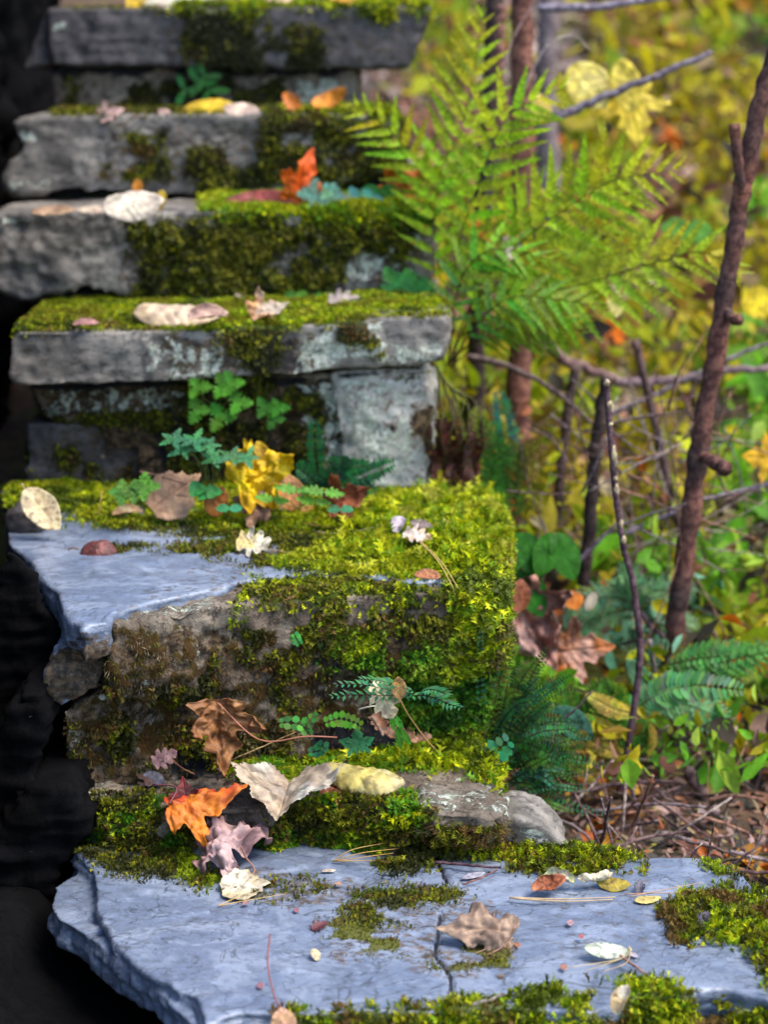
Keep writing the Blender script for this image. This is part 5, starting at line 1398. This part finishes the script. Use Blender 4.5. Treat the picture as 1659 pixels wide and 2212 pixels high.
GB = 'loose twigs crossing the bank behind the steps'
tw = [
    ('straight grey branch slanting up past the two yellow leaves', [(1195, 258), (1310, 207), (1440, 155), (1538, 112)], 3.9, .0085, (.22, .19, .22)),
    ('grey branch crossing the upper edge beside the pale trunk', [(1165, 18), (1280, 14), (1400, 2), (1500, -20)], 4.2, .009, (.30, .27, .32)),
    ('thick brown branch sagging left to right below the fern', [(1130, 700), (1180, 745), (1250, 790), (1330, 820)], 4.0, .015, (.26, .16, .14)),
    ('long horizontal grey brown branch reaching the right border', [(1300, 822), (1400, 828), (1500, 815), (1600, 798), (1700, 796)], 4.02, .011, (.26, .18, .19)),
    ('dark thin branch sloping down from the thin slate towards the trunks', [(1010, 768), (1110, 795), (1200, 845), (1285, 918)], 3.7, .0065, (.14, .10, .09)),
    ('grey branch rising to the right border above the horizontal one', [(1290, 905), (1400, 860), (1500, 810), (1600, 765), (1700, 725)], 3.8, .006, (.26, .22, .22)),
    ('grey twig rising to the right border at mid height', [(1245, 1180), (1330, 1160), (1400, 1130), (1500, 1085), (1600, 1060), (1700, 1035)], 3.6, .0055, (.24, .20, .26)),
    ('short lilac grey twig joining the spotted stick from below', [(1225, 1240), (1280, 1180), (1345, 1120)], 3.4, .0045, (.22, .16, .20)),
    ('dark twig forking right from the spotted stick', [(1383, 1325), (1420, 1365), (1470, 1400), (1500, 1440)], 3.3, .0045, (.13, .08, .10)),
    ('thin dark upright twig over brown litter', [(1500, 1420), (1512, 1520), (1535, 1640), (1550, 1760), (1560, 1860)], 3.1, .0035, (.12, .07, .07)),
    ('dark slanting twig near the right border', [(1540, 1360), (1575, 1480), (1620, 1570), (1680, 1660)], 3.3, .0042, (.13, .09, .08)),
    ('pale thin straight twig left of the upright dark twig', [(1405, 1380), (1420, 1480), (1424, 1600), (1428, 1720)], 3.2, .0032, (.38, .30, .28)),
    ('arching pale grass stem above the pale trunk', [(1130, 200), (1180, 100), (1240, 78), (1275, 110)], 3.8, .0018, (.50, .42, .36)),
    ('fine pinkish stem curving up across the reddish sapling', [(1085, 150), (1110, 80), (1150, 10), (1170, -40)], 3.8, .0018, (.5, .33, .28)),
    ('thin olive stem slanting below the dark fern', [(1260, 1260), (1310, 1170), (1360, 1090)], 3.9, .0025, (.24, .18, .14)),
    ('small bare twig sticking out of the spleenwort', [(1205, 1560), (1245, 1530), (1282, 1490)], 2.75, .002, (.14, .09, .10)),
    ('reddish upright stem in the spleenwort', [(1180, 1720), (1200, 1660), (1215, 1600)], 2.8, .0014, (.26, .10, .06)),
    ('thick dead log lying in the brown litter near the lower right', [(1480, 1660), (1540, 1740), (1590, 1820), (1650, 1890)], 3.0, .010, (.26, .16, .14)),
    ('pale broken stick pointing down in the brown litter', [(1540, 1750), (1560, 1790), (1585, 1830)], 2.95, .011, (.46, .33, .30)),
    ('dark horizontal twig just above the far edge of the large slate', [(1530, 1888), (1600, 1882), (1700, 1888)], 2.6, .0035, (.16, .09, .08)),
]
for lb, pts, Y, r, c_ in tw:
    twig(lb, [(a, b, 0) for a, b in pts], ('Y', Y), r, c_, name='branch' if r > .006 else 'twig', cat='branch' if r > .006 else 'twig')
# more loose twigs, each an object
LM = [(1132, 900, 'right of the reddish sapling'), (1230, 960, 'over the thin dark trunk'), (1270, 1150, 'near the foot of the slender dark trunk'), (1325, 1000, 'behind the patchy stick'), (1430, 980, 'over the leaning brown stem'), (1540, 860, 'behind the knotted sapling'),
      (1490, 1180, 'left of the vivid heart shaped leaf'), (1600, 1250, 'right of the vivid heart shaped leaf'), (1380, 1250, 'above the teal fern'), (1600, 1000, 'by the broad lime leaf'), (1250, 1700, 'among the golden leaves'), (1350, 1800, 'below the golden leaves'), (1330, 1650, 'under the yellowing fern'),
      (1450, 1700, 'left of the upright dark twig'), (1480, 1820, 'just behind the large slate'), (1580, 1700, 'right of the upright dark twig'), (1640, 1800, 'by the dead log'), (1560, 1860, 'below the dead log'), (1640, 1640, 'at the right border'), (1250, 1840, 'behind the grey wedge stone')]
TC = [('plum brown', (.20, .13, .12)), ('greyish', (.28, .22, .22)), ('dark', (.12, .08, .07)), ('russet', (.32, .17, .11)), ('pale', (.42, .34, .28))]
seen = {}
for i in range(190):
    if i < 90:
        x, y = rnd.uniform(1150, 1640), rnd.uniform(820, 1350)
        a = rnd.choice([rnd.uniform(-40, 40), rnd.uniform(60, 120)])
        Y = rnd.uniform(3.2, 3.7); L_ = rnd.uniform(90, 330); r = rnd.uniform(.0009, .0022)
        gp = 'thin bare twigs between the saplings'
    else:
        x, y = rnd.uniform(1220, 1660), rnd.uniform(1560, 1880)
        a = rnd.uniform(-50, 50) if i % 3 else rnd.uniform(60, 115)
        Y = bank_hit([x], [y])[0][1] - rnd.uniform(.02, .14); L_ = rnd.uniform(60, 260); r = rnd.uniform(.001, .0036)
        gp = 'bare twigs in the brown litter'
    dx, dy = math.cos(math.radians(a)) * L_ / 2, -math.sin(math.radians(a)) * L_ / 2
    cn, cc = TC[i % 5]
    tn = 'hair thin' if r < .0014 else ('thin' if r < .0022 else 'thick')
    on = 'level' if abs(a) < 10 else ('steep upright' if abs(a) > 60 else ('rising' if a > 0 else 'falling'))
    ln = 'short' if L_ < 130 else ('long' if L_ > 220 else 'middling')
    lm = min(LM, key=lambda q: math.hypot(q[0] - x, q[1] - y))[2]
    lb = f'{ln} {tn} {cn} {on} twig {lm}'
    if lb in seen: continue
    seen[lb] = 1
    twig(lb, [(x - dx, y - dy, 0), (x + rnd.uniform(-14, 14), y + rnd.uniform(-14, 14), rnd.uniform(-.04, .04)), (x + dx, y + dy, rnd.uniform(-.05, .05))], ('Y', Y), r, cc, group=gp)

# single leaves that can be told apart on the bank
def bl(label, shape, px, py, Y, size, ang, col, col2=None, nrm=(0, -1, .3), mat=None, **kw):
    leaf(label, 'leaf', shape, px, py, ('Y', Y), size, ang, nrm, col, col2, lift=0, mat=mat, **kw)


PY = (.80, .66, .10)
bl('big pale yellow leaf hanging left of its neighbour above the grey branch', 'oval', 1268, 182, 4.0, 112, -50, (.80, .70, .20), PY, width=1.25)
bl('long yellow leaf hanging across the grey branch', 'oval', 1352, 180, 3.98, 110, -72, PY, (.74, .60, .06), width=.9, nrm=(.2, -1, .1))
bl('lower yellow leaf dangling under the grey branch', 'maple', 1368, 250, 4.02, 130, -80, (.78, .62, .06), (.70, .56, .04))
bl('yellow leaf at the right border beside the knotted sapling', 'oval', 1638, 655, 4.0, 80, 10, (.78, .60, .01), width=1.3)
bl('orange yellow leaf at the right border at mid height', 'maple', 1642, 988, 3.6, 74, 175, (.78, .45, .01), width=1.2)
bl('white curled leaf in the fern beside the reddish sapling', 'oval', 1096, 537, 3.5, 60, 0, (.85, .80, .74), (.8, .7, .6), curl=1.4, width=1.3)
bl('orange leaf behind the fern left of the white curled leaf', 'long', 1055, 495, 3.62, 120, -25, (.66, .22, .02), width=1.2)
bl('pale yellow leaf behind the fern tips', 'oval', 1164, 232, 4.0, 66, -70, (.78, .62, .12), width=1.2)
bl('small yellow leaf under the fern near the sapling', 'oval', 1168, 430, 4.1, 50, -90, (.76, .60, .08))
bl('small pale yellow leaf dangling below the fern', 'oval', 1330, 655, 3.6, 58, -95, (.72, .66, .22))
bl('large crumpled pink brown leaf behind the mossy corner', 'maple', 1150, 1352, 3.1, 200, -60, (.42, .20, .15), (.60, .40, .34), wrinkle=.30, curl=1.3, width=.95, rings=16)
bl('rust brown leaf standing over the crumpled pink brown one', 'oval', 1120, 1290, 3.08, 74, 80, (.40, .13, .05), (.3, .1, .05), curl=1.5, width=1.1)
bl('orange brown leaf right of the crumpled pink brown one', 'maple', 1262, 1402, 3.12, 130, 5, (.44, .14, .03), (.50, .28, .2), wrinkle=.12, curl=1.2)
bl('round orange leaf in the litter above the teal fern', 'oval', 1238, 1296, 3.3, 44, 20, (.75, .22, .01), width=1.6, nrm=(0, -1, .8))
bl('pale cream leaf left of the round orange leaf', 'oval', 1175, 1297, 3.3, 66, 5, (.66, .60, .36), nrm=(0, -1, .8))
bl('cream sliver right of the round orange leaf', 'long', 1276, 1300, 3.28, 46, 60, (.7, .6, .42), width=1.6)
bl('upright yellow leaf behind the spotted stick', 'long', 1312, 1218, 3.7, 90, -85, (.66, .52, .02), width=1.3)
bl('yellow leaf right of the knotted sapling above the green heart leaf', 'oval', 1546, 1150, 4.2, 60, 10, (.62, .42, .05))
for i, (x, y, s, c_) in enumerate([(1230, 1724, 32, 'a'), (1345, 1710, 38, 'b'), (1388, 1738, 42, 'c'), (1378, 1706, 24, 'd')]):
    bl(['tiny yellow leaf in litter right of the spleenwort', 'golden leaf in the brown litter', 'orange yellow leaf right of the golden one', 'smallest yellow leaf above the orange yellow one'][i], 'oval', x, y, 2.95, s, rnd.uniform(0, 180), (.75, .45, .01), (.7, .3, .01), nrm=(0, -1, .8), width=1.2)
bl('vivid green heart shaped leaf right of the knotted sapling', 'oval', 1565, 1262, 3.6, 124, -40, (.20, .48, .01), (.26, .54, .02), mat=M_GREEN, width=1.35, serr=.02)
bl('vivid green drooping leaf below the heart shaped one', 'oval', 1618, 1350, 3.7, 120, -70, (.18, .42, .02), (.3, .5, .04), mat=M_GREEN, width=.9)
bl('broad lime green leaf at the right border below mid height', 'maple', 1640, 1060, 4.0, 190, -80, (.16, .42, .01), (.22, .48, .02), mat=M_GREEN, width=1.0)
bl('lime green leaf at the right border above the broad one', 'oval', 1600, 950, 4.3, 130, -30, (.16, .40, .04), (.2, .46, .08), mat=M_GREEN)
bl('pair leaf of soft green right of the fern tip, the left one', 'oval', 1462, 496, 4.3, 60, 175, (.16, .42, .06), mat=M_GREEN, width=1.3)
bl('soft green leaf right of the fern tip, the right one of a pair', 'oval', 1506, 500, 4.3, 58, 5, (.16, .42, .06), mat=M_GREEN, width=1.3)
bl('teal green small leaf near the knotted stub of the right sapling', 'oval', 1492, 1110, 3.7, 40, -85, (.12, .40, .22), mat=M_GREEN)
bl('second teal green small leaf under the other one on the right sapling', 'oval', 1502, 1142, 3.7, 36, -70, (.12, .40, .22), mat=M_GREEN)
bl('grey green strap leaf arching left of the teal fern stalk', 'long', 1398, 1480, 3.1, 170, -50, (.16, .36, .16), (.2, .42, .24), mat=M_GREEN, width=.9, curl2=1.2)
bl('dark teal broad leaf in front of the yellow fronds', 'oval', 1235, 1560, 2.95, 110, -35, (.07, .22, .14), mat=M_GREEN, width=.9)

# teal, green and yellow ferns lower right
def fern_at(label, fr, Y, col, L, col2=None, w=.22, n=14, name='fern', simple=False, N=(0, -1, .7), mat=None, prof='lance'):
    T = empty(name, atY(fr[0][0][0], fr[0][0][1], Y))
    tag(T, label, 'fern')
    for pts in fr:
        P = [atY(a, b, Y - .02 * i) for i, (a, b) in enumerate(pts)]
        if simple:
            simple_frond(T, P, N, L, n, col, w, blunt=True, ang=65, mat=mat)
        else:
            frond(T, P, N, L, n, prof, col, w, 62, .007, start=.1, col2=col2, mat=mat)


fern_at('teal fern whose fronds fan out behind the spotted stick', [[(1360, 1330), (1370, 1275), (1390, 1262)], [(1370, 1300), (1420, 1275), (1500, 1280)], [(1370, 1300), (1300, 1290), (1230, 1320)], [(1370, 1310), (1310, 1330), (1240, 1380)], [(1370, 1310), (1430, 1320), (1500, 1360)], [(1365, 1300), (1350, 1250), (1340, 1240)]], 3.4, (.16, .36, .15), .045, (.24, .44, .20), .2, n=12)
fern_at('green fern frond reaching to the right border over the litter', [[(1400, 1530), (1500, 1450), (1600, 1420), (1700, 1400)], [(1420, 1440), (1520, 1420), (1650, 1412)]], 3.1, (.06, .26, .04), .042, (.14, .38, .08), .3, n=16)
fern_at('pale mint fern frond pointing right in the lower right', [[(1350, 1550), (1420, 1500), (1500, 1480), (1610, 1490)]], 3.0, (.14, .33, .12), .034, (.16, .44, .26), w=.17, n=26, simple=True)
fern_at('second pale mint frond lying below the first', [[(1390, 1510), (1480, 1520), (1570, 1555)]], 3.05, (.16, .38, .15), .05, n=14)
fern_at('yellowing fern with narrow fronds right of the spleenwort', [[(1390, 1545), (1330, 1530), (1270, 1500)], [(1360, 1590), (1300, 1570), (1250, 1550)], [(1370, 1640), (1300, 1610), (1220, 1560)], [(1320, 1700), (1260, 1660), (1200, 1625)], [(1310, 1790), (1270, 1750), (1230, 1725)], [(1330, 1600), (1280, 1600), (1190, 1560)]], 3.0, (.46, .36, .02), .022, (.56, .46, .05), w=.3, n=24, mat=M_DRY)
fern_at('green fern tangle below the yellowing fronds', [[(1260, 1600), (1220, 1540), (1180, 1500)], [(1260, 1600), (1300, 1540), (1330, 1480)], [(1300, 1700), (1240, 1690), (1180, 1700)], [(1260, 1800), (1200, 1760), (1150, 1760)], [(1260, 1620), (1330, 1600), (1400, 1580)], [(1180, 1790), (1230, 1740), (1300, 1710)]], 3.05, (.05, .20, .02), .055, (.12, .30, .03), n=14)
fern_at('leafy green sprays along the right border above the litter', [[(1660, 1640), (1600, 1600), (1540, 1600)], [(1660, 1560), (1620, 1520), (1580, 1500)], [(1660, 1640), (1560, 1640), (1500, 1610)], [(1680, 1500), (1640, 1450), (1600, 1440)]], 3.4, (.12, .34, .05), .07, (.24, .42, .05), n=10)

# ------------------------------------------------------------------ leaf litter and undergrowth: uncountable small leaves spread over the bank
PT = [  # picture point, colour of what grows or lies there, spread
    (1200, 40, 'P'), (1240, 110, 'P'), (1300, 50, 'Y'), (1280, 20, 'D'), (1400, 40, 'Y'), (1500, 70, 'V'), (1620, 60, 'G'), (1450, 180, 'Y'), (1550, 170, 'V'), (1640, 150, 'D'), (1600, 240, 'Y'), (1190, 300, 'P'), (1440, 300, 'O'), (1250, 300, 'V'), (1330, 330, 'Y'),
    (1500, 290, 'Y'), (1440, 400, 'R'), (1520, 420, 'Y'), (1300, 430, 'V'), (1480, 550, 'V'), (1620, 480, 'G'), (1640, 380, 'Y'), (1400, 650, 'T'), (1300, 700, 'O'), (1250, 740, 'Y'), (1200, 700, 'V'), (1470, 700, 'Y'), (1440, 760, 'V'), (1640, 560, 'Y'), (1640, 700, 'Y'), (1620, 800, 'G'),
    (1080, 820, 'V'), (1000, 800, 'V'), (1250, 870, 'V'), (1350, 860, 'T'), (1370, 950, 'Y'), (1450, 850, 'Y'), (1600, 880, 'G'), (1180, 950, 'V'), (1240, 1020, 'Y'), (1380, 1040, 'Y'), (1310, 1060, 'T'), (1600, 1000, 'G'), (1640, 1100, 'G'), (1180, 1100, 'V'), (1400, 1150, 'V'), (1440, 1060, 'V'),
    (1560, 1150, 'T'), (1240, 1220, 'V'), (1330, 1240, 'G'), (1420, 1230, 'G'), (1540, 1230, 'G'), (1640, 1300, 'V'), (1600, 1400, 'V'), (1450, 1400, 'V'), (1550, 1450, 'Y'), (1180, 1240, 'R'), (1140, 1350, 'R'), (1250, 1440, 'O'), (1330, 1380, 'E'), (1420, 1330, 'E'), (1250, 1520, 'G'), (1340, 1500, 'V'),
    (1480, 1580, 'G'), (1600, 1560, 'V'), (1640, 1500, 'G'), (1400, 1620, 'G'), (1300, 1620, 'Y'), (1240, 1680, 'O'), (1330, 1720, 'L'), (1420, 1680, 'L'), (1500, 1700, 'K'), (1600, 1680, 'L'), (1400, 1780, 'L'), (1300, 1800, 'O'), (1500, 1800, 'L'), (1600, 1800, 'K'), (1450, 1850, 'L'), (1600, 1860, 'O'),
    (1500, 1640, 'G'), (1560, 1690, 'D'), (1350, 1650, 'G'), (1440, 1570, 'G'), (1620, 1630, 'V'), (1480, 1760, 'K'), (1640, 1760, 'R'), (1380, 1720, 'D'), (1540, 1790, 'D'), (1440, 1800, 'D'), (1640, 1830, 'D'), (1260, 1770, 'D'), (1340, 1860, 'D'), (950, 300, 'R'), (850, 200, 'R'), (800, 190, 'P'), (1000, 500, 'V'), (1030, 620, 'D'), (1000, 700, 'R'), (920, 150, 'V'), (1100, 300, 'D'), (1030, 1000, 'V'), (1150, 1000, 'O'), (1100, 1500, 'G'), (1180, 1640, 'D'), (1150, 1780, 'D'), (1480, 930, 'D'), (1300, 560, 'V'), (1540, 640, 'O'), (1420, 500, 'R'), (1560, 350, 'Y'), (1350, 100, 'Y'), (1560, 30, 'Y')]
COLS = {'Y': [(.52, .46, .01), (.66, .57, .015), (.38, .34, .01), (.30, .20, .03)], 'V': [(.34, .46, .01), (.48, .54, .02), (.20, .30, .01), (.52, .44, .02)], 'G': [(.16, .46, .02), (.26, .56, .03), (.12, .34, .03), (.38, .58, .05)],
        'R': [(.30, .12, .055), (.40, .18, .09), (.20, .08, .05), (.44, .25, .16)], 'O': [(.60, .26, .02), (.66, .16, .01), (.36, .16, .04), (.50, .34, .04)], 'D': [(.05, .04, .03), (.08, .07, .05), (.10, .06, .04)],
        'P': [(.46, .36, .30), (.34, .22, .18), (.24, .18, .16), (.5, .42, .38)], 'T': [(.44, .34, .18), (.34, .28, .10), (.5, .42, .24), (.3, .3, .05)], 'E': [(.10, .32, .18), (.16, .38, .24), (.08, .22, .10)],
        'L': [(.22, .10, .07), (.30, .15, .11), (.13, .06, .05), (.42, .26, .20), (.34, .12, .05)], 'K': [(.44, .27, .23), (.30, .17, .14), (.54, .37, .32)]}
LEAF6 = np.array([(0, 0, 0), (.28, .25, .06), (.24, .62, .07), (0, 1, -.05), (-.24, .62, .07), (-.28, .25, .06)])
pk = np.array([(a, b) for a, b, _ in PT], float)


def scatter(name, n, region, keep, sz, lift, flat, label, cat, jit=60):
    px = rng.uniform(region[0], region[1], n)
    py = rng.uniform(region[2], region[3], n)
    H = bank_hit(px, py)
    Q = H.copy()
    ids = []
    for i in range(n):
        d = np.hypot(pk[:, 0] - px[i], pk[:, 1] - py[i]) * np.exp(rng.normal(size=len(pk)) * .28)
        ids.append(int(d.argmin()))
    V, F, K = [], [], []
    for i in range(n):
        ty = PT[ids[i]][2]
        if ty not in keep: continue
        if rnd.random() < .22: ty = rnd.choice('RTDLYO' if name == 'undergrowth' else 'LRDKT')
        c_ = np.array(rnd.choice(COLS[ty])) * rnd.uniform(.65, 1.25)
        p = Vector(H[i])
        u = rnd.random() ** 1.6 * lift
        p = p + Vector((rnd.uniform(-.04, .04), -u * .9, u * .36 + .006))
        s = rnd.uniform(*sz) * p.y / 4.5
        nv = Vector((rnd.gauss(0, .5), rnd.gauss(-.4, .5), flat)).normalized()
        y_ = nv.orthogonal().normalized()
        y_.rotate(Matrix.Rotation(rnd.uniform(0, 6.28), 3, nv))
        x_ = y_.cross(nv)
        b = len(V)
        fold = rnd.uniform(-1.5, 3)
        wd = rnd.uniform(.2, 1.1)
        s *= math.exp(rnd.gauss(-.15, .4))
        for a_, b_, c3 in LEAF6:
            V.append(tuple(p + x_ * (a_ * s * wd) + y_ * ((b_ - .5) * s) + nv * (c3 * s * fold)))
            K.append(tuple(np.clip(c_ * rnd.uniform(.85, 1.15), .004, .9)))
        F.append((b, b + 1, b + 2, b + 3)); F.append((b, b + 3, b + 4, b + 5))
    me = raw_mesh(name, V, F, K, smooth=False)
    me.materials.append(M_DRY if name == 'leaf_litter' else M_GREEN)
    o = bpy.data.objects.new(name, me)
    C.objects.link(o)
    tag(o, label, cat, kind='stuff')
    return o


scatter('leaf_litter', 15000, (700, 1900, -160, 1960), 'ROPTLKDY', (.026, .062), .05, .9, 'fallen leaves covering the bank', 'leaf litter')
scatter('undergrowth', 17000, (740, 1900, -160, 1820), 'YVGE', (.030, .075), .42, .35, 'low yellow green plants covering the bank', 'undergrowth')
# moss and weeds on the strip right behind the steps
